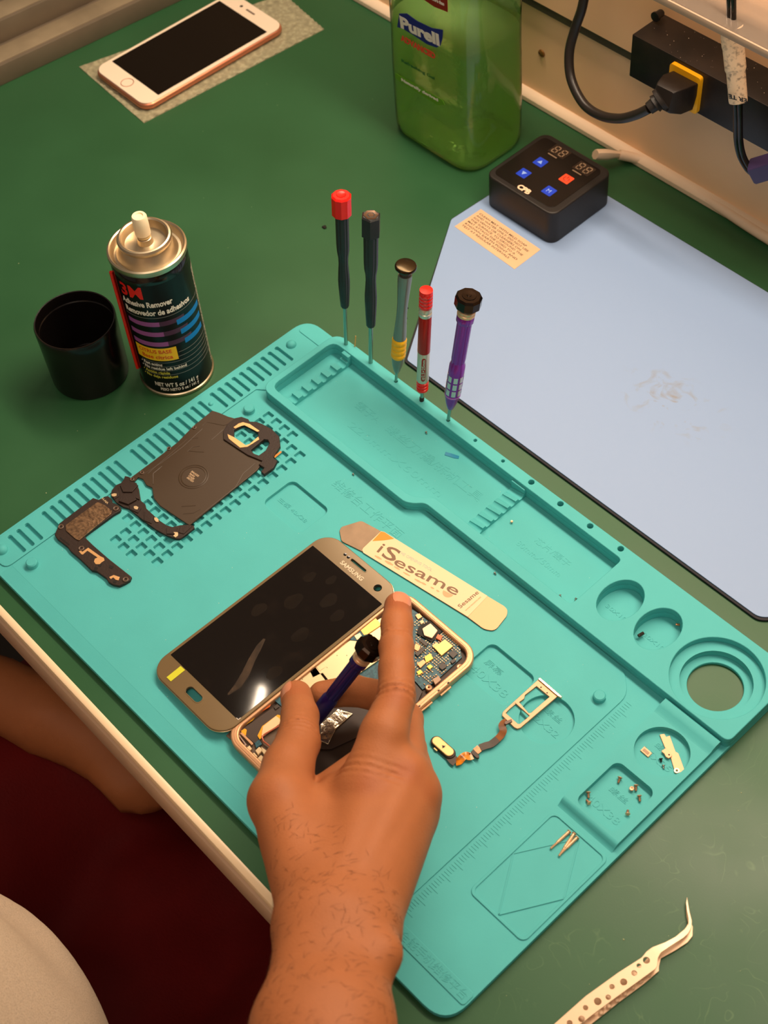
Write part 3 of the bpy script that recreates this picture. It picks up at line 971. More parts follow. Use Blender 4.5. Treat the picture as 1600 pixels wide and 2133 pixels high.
def spline(P, n=8):
    P = [Vector(p) for p in P]; out = []
    for i in range(len(P) - 1):
        p0, p1, p2, p3 = P[max(i - 1, 0)], P[i], P[i + 1], P[min(i + 2, len(P) - 1)]
        for k in range(n):
            t = k / n
            out.append(0.5 * ((2 * p1) + (p2 - p0) * t + (2 * p0 - 5 * p1 + 4 * p2 - p3) * t * t + (3 * p1 - p0 - 3 * p2 + p3) * t ** 3))
    out.append(P[-1]); return out


obj('cord', MB().tube(spline(cw[2:]), 4.2, 14), m_wcab, wc)
d = Vector(cw[2]) - Vector(cw[0])
mb = MB().tube([cw[0], Vector(cw[0]) + d * 0.12, Vector(cw[0]) + d * 0.5, Vector(cw[0]) + d * 0.75, cw[2]], [5.2, 6.0, 6.0, 4.6, 3.4], 8, flat=0.75)
obj('plug', mb, m_wcab, wc, 50)

# ---- black power strip on the wall
PS = thing('power_strip', 'black power strip box fixed along the wall with a yellow-framed outlet', 'power strip', (300, 586, 111))
m_ps = mat('dusty black enamel', (15, 12, 12), 0.45, rgb2=(36, 28, 23), vscale=35, thr=(0.42, 0.75), bump=0.05, bscale=600)
obj('housing', MB().box((390, 586.5, 129), (632, 39, 36), ch=0.7), m_ps, PS)
yc, zc = 126.0, 128.0
fr_ = [(112.5, 112.5), (140, 112.5), (140, 143.5), (112.5, 143.5)]
o_ = rpoly(fr_, 2.5, 3)
vs = [(p[0], 567.2, p[1]) for p in o_] + [(p[0], 563.5, p[1]) for p in o_]
n = len(o_)
obj('outlet_frame', MB().add(vs, [tuple(range(n))[::-1], tuple(range(n, 2 * n))] + [(i, (i + 1) % n, n + (i + 1) % n, n + i) for i in range(n)]), mat('yellow outlet plastic', (252, 184, 18), 0.4), PS)
mb = MB().lathe([(0.1, -5), (2.4, -4.8), (3, -3.6), (3, 0), (3.8, 1.5), (3.8, 3)], aty(1370, 32, 590) + np.array([0, 0, 0]), 20, axisM((0, -1, 0)))
obj('mount_boss', mb, m_black, PS)
dust = MB()
for i in range(70):
    x_ = 80 + rs.rand() * 160; y_ = 568 + rs.rand() * 34; r_ = 0.12 + 0.25 * rs.rand() ** 2
    dust.lathe([(r_, 147.0), (r_ * 0.7, 147.0 + r_), (0.02, 147.05 + r_)], (x_, y_, 0), 6)
tag(obj('dust_specks', dust, mat('pale dust', (190, 176, 156), 0.9), PS), kind='stuff')

# black right-angled plug and its cord
pl = thing('power_lead', 'black power cord looping down from a chunky black plug in the yellow outlet', 'power cord', tuple(aty(1400, 195, 545)))
P0 = aty(1437, 182, 563.5); P1 = aty(1382, 206, 534)


def wedge(P0, P1, w0, h0, w1, h1, ch=1.2):
    d = (Vector(P1) - Vector(P0)); M = d.normalized().to_track_quat('Z', 'X').to_matrix()
    d.length
    secs = []
    for t, w, h in ((0, w0 * .9, h0 * .9), (0.04, w0, h0), (0.55, w0, h0), (0.93, w1, h1), (1, w1 * .85, h1 * .85)):
        q = rpoly([(-w / 2, -h / 2), (w / 2, -h / 2), (w / 2, h / 2), (-w / 2, h / 2)], ch, 3)
        secs.append([tuple(M @ Vector((a, b, 0)) + Vector(P0) + d * t) for a, b in q])
    return loft(secs)


P0 = np.array([127.0, 563.8, 127.5]); P1 = aty(1380, 205, 538)
obj('plug_body', wedge(P0, P1, 21, 23, 17, 17), m_box, pl, 40)
P2 = aty(1352, 226, 530)
obj('strain_relief', MB().tube([P1, (P1 * .75 + P2 * .25), (P1 * .7 + P2 * .3), (P1 * .45 + P2 * .55), (P1 * .4 + P2 * .6), P2], [8.5, 8.5, 6.0, 6.6, 5.0, 4.6], 18), m_box, pl, 40)
cpth = [P2] + [aty(px, py, yy) for px, py, yy in [(1325, 239, 528), (1290, 247, 527), (1250, 240, 528), (1215, 215, 531), (1190, 165, 536), (1186, 110, 542), (1198, 60, 548), (1213, 15, 552), (1222, -40, 556)]]
obj('cord', MB().tube(spline(cpth), 3.6, 16), mat('black cord rubber', (34, 28, 24), 0.35), pl)

# taped cord dropping in front of the strip
YY = 552
tl = thing('taped_cord', 'black twin cord wrapped in a printed paper tag, hanging in front of the power strip', 'cord', tuple(aty(1545, 260, YY)))
cA = [aty(px, py, YY) for px, py in [(1521, -60), (1523, 0), (1524, 60), (1530, 130), (1536, 200), (1537, 240), (1538, 290), (1545, 325), (1560, 352), (1572, 362)]]
nrm = Vector((0.9, 0.0, 0.45)).normalized()
obj('cord', MB().tube([Vector(p) - nrm * 1.6 for p in spline(cA)], 2.0, 12), m_gloss, tl)
obj('cord', MB().tube([Vector(p) + nrm * 1.9 for p in spline(cA)], 2.0, 12), m_gloss, tl)
tg = [aty(px, py, YY - 0.5) for px, py in [(1524, 56), (1528, 100), (1533, 150), (1538, 212)]]
tagm = obj('paper_tag', MB().tube(spline(tg), [7.6] * 8 + [7.2] * 8 + [6.4] * 8 + [6.2], 20, flat=0.62), mat('printed paper tag', (240, 214, 180), 0.5, rgb2=(150, 130, 110), vscale=320, thr=(0.5, 0.72)), tl)
a_ = aty(1556, 206, YY - 7); b_ = aty(1518, 196, YY - 7)
d_ = Vector(b_) - Vector(a_); d_.y = 0
obj('lettering', text('ER TE', 4.4, tuple(a_), (-d_.x, 0, -d_.z) if False else d_, Vector((-d_.z, 0, d_.x)), 0.2, bold=0.12, fit=d_.length), mat('black print', (30, 24, 22), 0.5), tagm, 0)
pq = aty(1582, 345, YY); pr = aty(1640, 330, YY + 10)
obj('plug', wedge(aty(1566, 358, YY), aty(1660, 330, 567), 14, 13, 18, 20), mat('dark purple plug', (62, 50, 92), 0.45), tl, 40)

# ---- clear acrylic shelf above the strip
m_acr = bpy.data.materials.new('clear acrylic'); m_acr.use_nodes = True
nt = m_acr.node_tree; nt.nodes.clear()
out = nt.nodes.new('ShaderNodeOutputMaterial')
gl2 = nt.nodes.new('ShaderNodeBsdfGlossy'); gl2.inputs['Roughness'].default_value = 0.12
tr = nt.nodes.new('ShaderNodeBsdfTransparent'); tr.inputs[0].default_value = (0.93, 0.86, 0.82, 1)
df = nt.nodes.new('ShaderNodeBsdfDiffuse'); df.inputs[0].default_value = (0.85, 0.66, 0.52, 1)
fr = nt.nodes.new('ShaderNodeFresnel'); fr.inputs[0].default_value = 1.49
m1 = nt.nodes.new('ShaderNodeMixShader'); m1.inputs[0].default_value = 0.16
m2 = nt.nodes.new('ShaderNodeMixShader')
nt.links.new(tr.outputs[0], m1.inputs[1]); nt.links.new(df.outputs[0], m1.inputs[2])
nt.links.new(fr.outputs[0], m2.inputs[0]); nt.links.new(m1.outputs[0], m2.inputs[1]); nt.links.new(gl2.outputs[0], m2.inputs[2])
nt.links.new(m2.outputs[0], out.inputs[0])
zs = aty(1600, 120, 540)[2]
ac = thing('acrylic_shelf', 'clear acrylic shelf on the wall above the power strip', 'shelf', (400, 573, zs))
obj('panel', MB().box((340, 573.5, zs + 2.5), (760, 65, 5), ch=0.5), m_acr, ac)
obj('front_edge', MB().box((340, 539.6, zs + 2.5), (760, 1.6, 5.6), ch=0.3), mat('frosted acrylic edge', (176, 150, 128), 0.4), ac)

# ================================================================== PHONE PARTS ON THE MAT
PT = 5.2      # level of the working pad
m_bplas = mat('brown black plastic', (46, 32, 26), 0.5, bump=0.12, bscale=700, spec=0.45)
m_coil = mat('dark brown coil film', (64, 49, 33), 0.42, spec=0.5, bump=0.03, bscale=300)
m_gold = mat('copper contact foil', (244, 190, 130), 0.35, 0.55)
m_gold2 = mat('gold contact', (236, 206, 160), 0.35, 0.6)


def tr(pts, s, ox, oy, z):
    """outline read off an enlarged crop (scale s, origin ox, oy) laid on level z"""
    return [at2(ox + a / s, oy + b / s, z) for a, b in pts]


C1 = lambda pts, z: tr(pts, 3.2, 100, 840, z)
cl = thing('coil_cover', 'dark brown wireless charging coil cover with a copper framed camera window', 'phone part', tuple(at(420, 980, PT)))
plate = [(1095, 48), (1140, 62), (1200, 88), (1245, 100), (1200, 140), (1175, 200), (1200, 250), (1260, 292), (1330, 340), (1420, 372), (1428, 395), (1395, 445), (945, 812), (925, 802), (745, 682), (705, 632), (694, 562),
         (655, 545), (632, 505), (600, 492), (575, 520), (552, 512), (553, 494), (700, 385), (860, 262), (975, 145)]
z0, z1 = PT + 0.6, PT + 1.9
obj('coil_sheet', layer([C1(plate, z1)], z0, z1, 0.3), m_coil, cl)
brk = [(1245, 100), (1290, 90), (1335, 106), (1345, 122), (1392, 124), (1432, 140), (1492, 172), (1542, 222), (1549, 285), (1520, 330), (1500, 362), (1528, 384), (1505, 428), (1442, 474), (1420, 456), (1442, 430),
       (1405, 408), (1428, 385), (1330, 345), (1255, 296), (1170, 240), (1168, 190), (1195, 140)]
win = [(1240, 178), (1300, 146), (1330, 150), (1400, 196), (1402, 220), (1345, 268), (1318, 280), (1240, 226)]
win2 = [(1352, 312), (1440, 240), (1466, 244), (1476, 268), (1450, 318), (1405, 348), (1372, 336)]
obj('camera_bracket', layer([C1(brk, z1 + 1), C1(win, z1 + 1), C1(win2, z1 + 1)], z0 - 0.4, z1 + 1.2, 0.35), m_bplas, cl)
cfr = [(1232, 165), (1300, 128), (1334, 136), (1414, 184), (1414, 226), (1350, 280), (1318, 296), (1285, 292), (1200, 225), (1196, 206)]
cut1 = [(1395, 178), (1436, 205), (1400, 240), (1370, 225)]
obj('copper_frame', layer([C1([(1236, 160), (1272, 134), (1300, 126), (1345, 138), (1410, 184), (1396, 190), (1310, 146), (1290, 150), (1248, 168)], z1 + 1.4)], z1 + 1.1, z1 + 1.5, 0.1), m_gold, cl)
obj('copper_frame', layer([C1([(1196, 205), (1240, 226), (1318, 280), (1345, 270), (1402, 222), (1408, 240), (1330, 290), (1280, 296), (1205, 236)], z1 + 1.4)], z1 + 1.1, z1 + 1.5, 0.1), m_gold, cl)
obj('orange_flex', layer([C1([(1506, 352), (1552, 316), (1558, 326), (1512, 364)], z1)], z1 - 0.4, z1, 0.1), mat('orange flex film', (214, 130, 40), 0.3), cl)
# embossed coil rings and ridges
cxy = at2(100 + 970 / 3.2, 840 + 490 / 3.2, z1)
p_ = at2(100 + 1085 / 3.2, 840 + 505 / 3.2, z1); rr_ = math.hypot(p_[0] - cxy[0], p_[1] - cxy[1])
mb = MB()
for R_ in (10.2, 8.6):
    mb.tube([(cxy[0] + R_ * math.cos(a), cxy[1] + R_ * math.sin(a), z1 - 0.1) for a in [2 * PI * i / 60 for i in range(61)]], 0.42, 6)
obj('embossed_ring', mb, m_coil, cl)
mb = MB()
for seg in ([(930, 322), (965, 292), (1012, 284)], [(935, 318), (970, 322), (1040, 326)], [(890, 688), (985, 682)], [(900, 738), (970, 732), (1015, 705)],
            [(665, 470), (720, 420), (930, 240), (1000, 230)], [(1030, 150), (1060, 125), (1130, 140), (1170, 148), (1200, 140)], [(985, 770), (1250, 560), (1300, 470), (1380, 402)], [(1090, 245), (1170, 175)],
            [(640, 470), (760, 395), (900, 290), (1030, 170)], [(700, 540), (700, 470), (760, 420)]):
    obj('embossed_ridge', MB().tube([(q[0], q[1], z1 - 0.05) for q in C1(seg, z1)], 0.32, 6), m_coil, cl)
mb = MB()
X0 = Vector((*at2(100 + 958 / 3.2, 840 + 452 / 3.2, z1), z1 + 0.1)); XD = Vector((*at2(100 + 1025 / 3.2, 840 + 498 / 3.2, z1), z1 + 0.1)) - X0
YD = Vector((-XD.y, XD.x, 0)).normalized()
for k, w in enumerate(['SWA-N13D2', 'Rev0.6', '131620', 'AMOTECH']):
    text(w, 2.1, X0 - YD * (k * 1.9 + 1.0) + XD.normalized() * k * 0.5, XD, YD, 0.1, mb, bold=0.04, fit=(7.2, 4.6, 5.2, 6.2)[k])
obj('small_print', mb, mat('cream small print', (206, 176, 140), 0.5), cl, 0)
for a, b in ((975, 158), (805, 297), (625, 458), (560, 503), (1446, 410), (1206, 244), (1438, 215)):
    x, y = at2(100 + a / 3.2, 840 + b / 3.2, z1 + 1)
    obj('screw_boss', MB().lathe([(1.5, z0), (1.5, z1 + 0.6), (1.15, z1 + 0.75), (0.75, z1 + 0.6), (0.7, z0 + 0.3)], (x, y, 0), 16, cap=False), mat('screw boss ring', (96, 76, 62), 0.4), cl)

# lower antenna bracket joined to it
arm = [(512, 484), (535, 488), (560, 500), (556, 520), (590, 530), (606, 572), (612, 612), (618, 648), (648, 672), (655, 700), (700, 742), (745, 782), (790, 812), (830, 824), (880, 812), (935, 808), (972, 815), (976, 830),
       (906, 886), (880, 902), (850, 902), (790, 880), (720, 842), (650, 792), (600, 752), (535, 700), (500, 690), (456, 662), (418, 615), (424, 580), (452, 545), (486, 530), (505, 508)]
ab = obj('antenna_bracket', layer([C1(arm, PT + 2)], PT, PT + 2.0, 0.3), m_bplas, cl)
for k, (q, h) in enumerate(((([(480, 545), (545, 520), (600, 545), (560, 590), (500, 590)]), 3.0), ([(500, 610), (560, 600), (590, 640), (535, 672), (470, 650)], 3.4), ([(640, 720), (700, 740), (690, 800), (640, 780)], 2.6),
                            ([(790, 830), (860, 830), (850, 870), (790, 870)], 2.7), ([(880, 820), (960, 818), (905, 870), (870, 860)], 2.5), ([(590, 570), (608, 640), (560, 620)], 2.9), ([(540, 680), (620, 700), (600, 730), (545, 705)], 2.7), ([(430, 590), (470, 560), (470, 620), (440, 640)], 2.6))):
    obj('moulded_rib', layer([C1(q, PT + h)], PT + 1.6, PT + h, 0.2), m_bplas, ab)
for q in ([(422, 606), (440, 600), (458, 602), (456, 616), (440, 622), (425, 618)], [(572, 686), (588, 684), (602, 692), (596, 708), (580, 706), (572, 698)], [(708, 762), (722, 760), (736, 772), (736, 790), (720, 790), (708, 776)], [(836, 858), (866, 860), (866, 880), (850, 894), (834, 884), (846, 872)]):
    obj('gold_contact', layer([C1(q, PT + 2.7)], PT + 1.9, PT + 2.8, 0.1), m_gold2, ab)

# ---- L shaped loudspeaker module
sm = thing('speaker_module', 'L-shaped dark loudspeaker module with a mottled metal plate, on the left of the mat', 'phone part', tuple(at(190, 1110, PT)))
Lp = [(300, 630), (338, 642), (380, 620), (402, 618), (425, 640), (430, 660), (472, 680), (487, 700), (480, 716), (440, 738), (246, 880), (252, 898), (300, 945), (400, 1032), (556, 1155), (547, 1178), (515, 1198), (475, 1216), (430, 1206),
      (402, 1190), (388, 1165), (325, 1120), (290, 1112), (210, 1035), (150, 985), (130, 956), (60, 902), (44, 875), (75, 800)]
obj('frame', layer([C1(Lp, PT + 2.6)], PT, PT + 2.6, 0.4), m_bplas, sm)
obj('metal_plate', layer([rpoly(C1([(330, 656), (376, 676), (426, 716), (420, 736), (205, 915), (184, 905), (118, 848), (116, 812)], PT + 3.3), 0.8)], PT + 2.4, PT + 3.3, 0.25),
    mat('mottled speaker plate', (150, 118, 88), 0.38, 0.6, rgb2=(94, 72, 54), vscale=520, thr=(0.35, 0.65), bump=0.25, bscale=500), sm)
for q in ([(205, 986), (222, 980), (228, 990), (268, 962), (350, 1020), (372, 1030), (376, 1046), (356, 1060), (345, 1072), (318, 1072), (306, 1056), (312, 1036), (330, 1028), (262, 982), (232, 1008), (222, 1006)],
          [(408, 1158), (438, 1144), (478, 1158), (470, 1180), (452, 1176), (434, 1160), (418, 1172)]):
    obj('gold_trace', layer([C1(q, PT + 2.8)], PT + 2.5, PT + 2.8, 0.06), m_gold, sm)
for a, b in ((86, 822), (452, 700), (222, 966), (517, 1173)):
    x, y = at2(100 + a / 3.2, 840 + b / 3.2, PT + 3)
    obj('screw_boss', MB().lathe([(2.0, PT + 2), (2.0, PT + 3.1), (1.6, PT + 3.3), (1.0, PT + 3.1), (0.95, PT + 2.2), (0.05, PT + 2.2)], (x, y, 0), 18, cap=False), mat('screw boss ring', (0, 0, 0)), sm)
m_slot = mat('dark recess', (16, 11, 9), 0.6)
for a, b in ((88, 900), (104, 912), (120, 925), (136, 937)):
    q = [(a - 6, b - 9), (a + 8, b + 2), (a + 3, b + 11), (a - 11, b + 0)]
    obj('vent_slot', MB().prism(C1(q, PT + 2.7), PT + 2.4, PT + 2.72), m_slot, sm, 0)
for q in ([(312, 1090), (332, 1096), (322, 1118), (304, 1112)], [(342, 1068), (362, 1074), (350, 1090), (332, 1084)], [(410, 1078), (438, 1088), (430, 1104), (406, 1096)], [(436, 1182), (460, 1186), (452, 1200), (432, 1196)]):
    obj('recess', MB().prism(C1(q, PT + 2.7), PT + 2.4, PT + 2.74), m_slot, sm, 0)
x0 = Vector((*at2(100 + 362 / 3.2, 840 + 632 / 3.2, PT + 2.6), PT + 2.65)); xd = Vector((*at2(100 + 400 / 3.2, 840 + 668 / 3.2, PT + 2.6), PT + 2.65)) - x0
obj('lettering', text('H-NA', 2.2, x0 - Vector((-xd.y, xd.x, 0)).normalized() * 0.8, xd, Vector((-xd.y, xd.x, 0)), 0.1, bold=0.05, fit=xd.length), m_gold2, sm, 0)

# ---- opened phone: glass display laid beside its body
m_bronze = mat('bronze phone glass', (118, 98, 68), 0.2, 0.15, spec=0.35, var=0.02, vscale=30)
m_oled = mat('smeared black display', (22, 17, 14), 0.05, spec=0.4, rgb2=(28, 22, 18), vscale=60, thr=(0.55, 0.72))
dy = thing('phone_display', 'bronze framed phone display with a dark screen, lifted off beside the open phone body', 'phone display',
           (197.3, 99.6, 10.4), rot=(0, math.radians(-2.0), math.radians(-0.6)))
HB = rrect(-6.8, -70.0, 6.8, -64.6, 2.6, 5)
EP = rrect(-7.2, 69.4, 7.2, 71.3, 0.95, 4)
CA = circ(22.5, 66.8, 2.4, 20)
bez = rrect(-36.2, -75.4, 36.2, 75.4, 13, 9)
obj('bezel', layer([bez, HB, EP, CA], -0.75, 0.75, 0.45, None, 3), m_bronze, dy, local=True)
obj('screen', layer([rrect(-34.0, -59.6, 34.0, 60.2, 0.5)], 0.4, 0.9, 0.05), m_oled, dy, local=True)
obj('back_frame', layer([rrect(-35.4, -74.4, 35.4, 74.4, 12, 8), HB, EP, CA], -1.5, -0.7, 0.2), mat('dark display backing', (60, 50, 40), 0.5, 0.4), dy, local=True)
obj('edge_trim', layer([rrect(-36.6, -75.8, 36.6, 75.8, 13.3, 9), rrect(-35.7, -74.9, 35.7, 74.9, 12.5, 9)], -1.1, -0.3, 0.2), mat('champagne trim', (226, 198, 158), 0.25, 0.85), dy, local=True)
obj('lettering', text('SAMSUNG', 4.4, (-10.5, 63.0, 0.82), (1, 0, 0), (0, 1, 0), 0.12, bold=0.07, fit=21), mat('pale logo print', (226, 206, 178), 0.4), dy, 0, local=True)
for x in (-13.0, -9.8):
    obj('sensor_dot', MB().lathe([(1.15, 0.6), (1.15, 0.86), (0.02, 0.88)], (x, 70.2, 0), 16), m_screen, dy, local=True)
obj('camera_ring', MB().lathe([(2.35, 0.3), (2.75, 0.78), (2.75, 0.86), (2.3, 0.86), (2.3, 0.3)], (22.5, 66.8, 0), 24, cap=False), m_screen, dy, local=True)
obj('earpiece_rim', layer([rrect(-7.8, 68.9, 7.8, 71.8, 1.3, 4), EP], 0.6, 0.92, 0.08), m_bronze, dy, local=True)
obj('button_rim', layer([rrect(-7.5, -70.7, 7.5, -63.9, 3.2, 5), HB], 0.5, 0.92, 0.1), m_bronze, dy, local=True)
obj('yellow_sticker', MB().box((-20.2, -66.0, 0.92), (4.4, 11.5, 0.16), rz=0.02), mat('yellow green sticker', (206, 206, 44), 0.45), dy, local=True)
obj('white_corner_mark', MB().box((33.2, -59.3, 0.92), (2.0, 0.35, 0.1)).box((34.0, -58.4, 0.92), (0.35, 2.0, 0.1)), m_white, dy, 0, local=True)
# fingerprints and a dried smear on the glass
mb = MB()
sme = [(18, -48), (16.5, -44), (14, -36), (9, -26), (4, -16), (0, -8)]
obj('smear', MB().ribbon([(15.5, -52.5, 0.93), (15.0, -44, 0.93), (11.5, -35, 0.93), (6.5, -26, 0.93), (2, -16, 0.93), (0, -10, 0.93)], [1.2, 4.8, 5.2, 4.6, 3.8, 1.5], 0.03), mat('dried smear', (120, 96, 74), 0.35, alpha=0.2, rgb2=(70, 56, 44), vscale=120), dy, local=True)
mprint = mat('fingerprint film', (96, 78, 62), 0.4, alpha=0.045)
for x, y, r in ((7, 38, 5.5), (-9, 22, 6), (14, 8, 5.5), (-20, 2, 5), (-4, 50, 3.5), (24, -22, 5), (-16, 42, 4), (20, 34, 4.5)):
    obj('fingerprint', MB().prism([(x + (r * (0.8 + 0.1 * math.sin(3 * a + x))) * math.cos(a), y + r * 1.2 * math.sin(a)) for a in [2 * PI * i / 24 for i in range(24)]], 0.90, 0.92), mprint, dy, 0, local=True)

# body, local frame: x across, y along, centre of the body
BOX, BOY, BOZ = 266.9, 102.2, PT
bd = thing('opened_smartphone', 'open phone body showing blue circuit boards and bright shields under the technician hand', 'phone body', (BOX, BOY, BOZ), rot=(0, 0, math.radians(-0.5)))
m_frame = mat('champagne phone frame', (212, 162, 122), 0.38, 0.5, bump=0.05, bscale=500)
m_pcb = mat('blue circuit board', (44, 98, 112), 0.42, rgb2=(32, 74, 88), vscale=700, thr=(0.45, 0.55), spec=0.5)
m_shield = mat('bright nickel shield', (206, 186, 146), 0.34, 0.9, bump=0.02, bscale=120)
m_chip = mat('dark chip', (62, 50, 42), 0.4)
m_kap = mat('yellow kapton', (238, 168, 24), 0.35)
m_flex = mat('brown flex cable', (66, 52, 44), 0.45)
m_org = mat('orange flex', (210, 104, 44), 0.35)
H = 6.2
fro = rrect(-36.3, -75.4, 36.3, 75.4, 13, 9)
fri = rrect(-31.6, -70.5, 31.6, 71.2, 9, 7)
obj('back_plate', layer([rrect(-35.6, -74.8, 35.6, 74.8, 12.5, 9)], 0, 1.6, 0.7), m_frame, bd, local=True)
obj('frame', layer([fro, fri], 0.6, H, 1.0, None, 3), m_frame, bd, local=True)
obj('inner_step', layer([rrect(-34.4, -73.5, 34.4, 73.5, 11.5, 8), rrect(-33.6, -72.7, 33.6, 72.7, 11, 8)], H - 0.4, H + 0.25, 0.1), m_frame, bd, local=True)
obj('floor_plate', layer([fri], 1.5, 2.4, 0.1), mat('dark midframe', (60, 46, 38), 0.5, 0.3), bd, local=True)


def lp(px, py, z=H + PT):
    """photo pixel -> local body coordinates"""
    x, y = at2(px, py, z)
    a = math.radians(0.5)
    x -= BOX; y -= BOY
    return (x * math.cos(a) - y * math.sin(a), x * math.sin(a) + y * math.cos(a))


def part(nm, pts, za, zb, m, par=None, bev=0.12, round_=0.0, z=9.5):
    q = [lp(a, b, z) for a, b in pts]
    if round_: q = rpoly(q, round_)
    return obj(nm, layer([q], za, zb, min(bev, (zb - za) * .4)), m, par or bd, local=True)


# main board (upper end), seen from under the finger to the right corner
pcb = part('main_board', [(735, 1335), (800, 1288), (860, 1268), (905, 1300), (958, 1345), (962, 1368), (905, 1420), (880, 1435), (845, 1395), (800, 1420), (740, 1440), (690, 1400)], 2.6, 3.5, m_pcb)
# bright shield plates along the display edge
for nm, q in (('shield_plate', [(640, 1388), (757, 1318), (775, 1322), (800, 1368), (700, 1437), (672, 1402), (652, 1412)]), ('shield_plate', [(612, 1412), (655, 1387), (680, 1420), (640, 1452), (600, 1440)]),
              ('shield_plate', [(745, 1315), (795, 1287), (812, 1305), (800, 1340), (765, 1345)])):
    pp = part(nm, q, 3.4, 4.6, m_shield, round_=0.5)
part('shield_window', [(655, 1385), (668, 1376), (681, 1388), (666, 1399)], 4.55, 4.8, m_shield)
for k in range(16):
    px, py = 630 + 12 * k + 4 * math.sin(k * 2.1), 1415 - 7.2 * k + 9 * math.sin(k * 1.7)
    x, y = lp(px, py, 9.8)
    if k % 2 == 0:
        obj('shield_hole', MB().lathe([(0.28, 4.4), (0.28, 4.68), (0.02, 4.68)], (x, y, 0), 8), m_slot, bd, local=True)
part('gold_shield', [(748, 1310), (782, 1288), (795, 1303), (760, 1327)], 4.4, 5.3, mat('golden shield can', (234, 176, 100), 0.35, 0.6), round_=0.4)
part('connector', [(735, 1318), (748, 1310), (760, 1326), (748, 1336), (730, 1334)], 3.4, 5.0, m_pcb)
part('connector_pad', [(738, 1326), (750, 1320), (755, 1328), (744, 1335)], 4.9, 5.4, m_gold2)
# front camera and sensors at the top right
cm_ = part('camera_module', [(880, 1312), (897, 1301), (912, 1316), (900, 1332), (884, 1326)], 3.4, 5.9, mat('milky camera window', (214, 180, 150), 0.25, 0.2), round_=0.5)
part('camera_seat', [(872, 1306), (897, 1292), (920, 1316), (900, 1338), (868, 1320)], 3.2, 4.6, m_slot)
part('orange_pad', [(912, 1322), (922, 1326), (918, 1336), (908, 1330)], 3.4, 5.2, m_org)
part('gold_shield', [(904, 1350), (927, 1333), (944, 1347), (920, 1367)], 3.6, 5.2, mat('golden shield can', (0, 0, 0)), round_=0.3)
chips = [([(934, 1362), (944, 1354), (954, 1362), (944, 1372)], 'dark'), ([(914, 1386), (922, 1380), (931, 1386), (929, 1391), (921, 1396), (915, 1391)], 'dark'), ([(884, 1369), (896, 1361), (903, 1372), (888, 1381)], 'gold'),
         ([(889, 1389), (896, 1384), (902, 1389), (895, 1395)], 'gold'), ([(868, 1383), (882, 1374), (888, 1380), (876, 1392)], 'cop'), ([(901, 1417), (914, 1410), (919, 1418), (907, 1428)], 'grey'),
         ([(865, 1282), (874, 1278), (880, 1285), (871, 1291)], 'cop'), ([(874, 1295), (880, 1291), (884, 1296), (878, 1301)], 'pale'), ([(864, 1362), (880, 1348), (886, 1353), (870, 1368)], 'dark'),
         ([(866, 1340), (876, 1346), (872, 1358), (862, 1352)], 'cop'), ([(928, 1345), (932, 1342), (936, 1346), (931, 1349)], 'pale'), ([(877, 1330), (892, 1341), (888, 1347), (873, 1335)], 'dark'),
         ([(900, 1345), (910, 1338), (914, 1342), (903, 1350)], 'cop'), ([(938, 1378), (946, 1372), (950, 1377), (942, 1383)], 'dark'), ([(868, 1400), (876, 1395), (881, 1401), (872, 1407)], 'gold')]
cm2 = {'dark': m_chip, 'gold': mat('gold plated chip', (246, 196, 84), 0.35, 0.5), 'cop': mat('copper can', (216, 148, 106), 0.35, 0.6), 'grey': mat('taupe module', (186, 150, 120), 0.45), 'pale': mat('pale chip', (240, 214, 170), 0.4)}
for q, k in chips:
    part('chip', q, 3.4, 4.7 if k != 'grey' else 5.6, cm2[k], pcb, round_=0.2)
# rows of small capacitors on the board
cap_m = [mat('pale capacitor', (236, 206, 160), 0.4), mat('tan capacitor', (196, 150, 104), 0.45)]
rc = random.Random(4)
cnt = 0
inside = lambda x, y, poly: sum(((poly[i][1] > y) != (poly[i - 1][1] > y)) and (x < (poly[i - 1][0] - poly[i][0]) * (y - poly[i][1]) / (poly[i - 1][1] - poly[i][1]) + poly[i][0]) for i in range(len(poly))) % 2 == 1
zone = [(868, 1275), (905, 1300), (956, 1345), (960, 1366), (905, 1418), (884, 1428), (866, 1405), (864, 1300)]
occ = [q for q, _ in chips] + [[(904, 1350), (927, 1333), (944, 1347), (920, 1367)], [(872, 1306), (897, 1292), (920, 1316), (900, 1338), (868, 1320)]]
gx, gy = Vector((13, -10.5)).normalized(), Vector((12, 10)).normalized()
caps = MB(); extra = []
for i in range(-20, 30):
    for j in range(-20, 30):
        px = 910 + gx.x * i * 5.2 + gy.x * j * 5.0; py = 1360 + gx.y * i * 5.2 + gy.y * j * 5.0
        if not inside(px, py, zone) or any(inside(px, py, o_) for o_ in occ) or rc.random() < 0.30: continue
        x, y = lp(px, py, 9.2)
        l_, w_ = (1.15, 0.6) if rc.random() < .5 else (0.6, 1.05)
        cnt += 1
        if cnt <= 90:
            obj('capacitor', MB().box((x, y, 3.75), (l_, w_, 0.6), ch=0.06), cap_m[rc.random() < .35], pcb, 0, local=True)
        else:
            caps.box((x, y, 3.75), (l_, w_, 0.6), ch=0.06)
if caps.v:
    tag(obj('small_capacitors', caps, cap_m[0], pcb, 0, local=True), kind='stuff')
part('battery', [(700, 1440), (800, 1425), (845, 1400), (880, 1440), (870, 1462), (800, 1510), (690, 1560), (640, 1560), (600, 1500)], 2.4, 4.4, mat('dark battery wrap', (58, 44, 38), 0.4), round_=0.8)
part('foil_bag', [(668, 1510), (704, 1478), (735, 1488), (700, 1520), (684, 1552), (668, 1545)], 4.4, 5.4, mat('crinkled silver foil', (214, 200, 178), 0.22, 0.9, bump=1.2, bscale=160), bev=0.3)
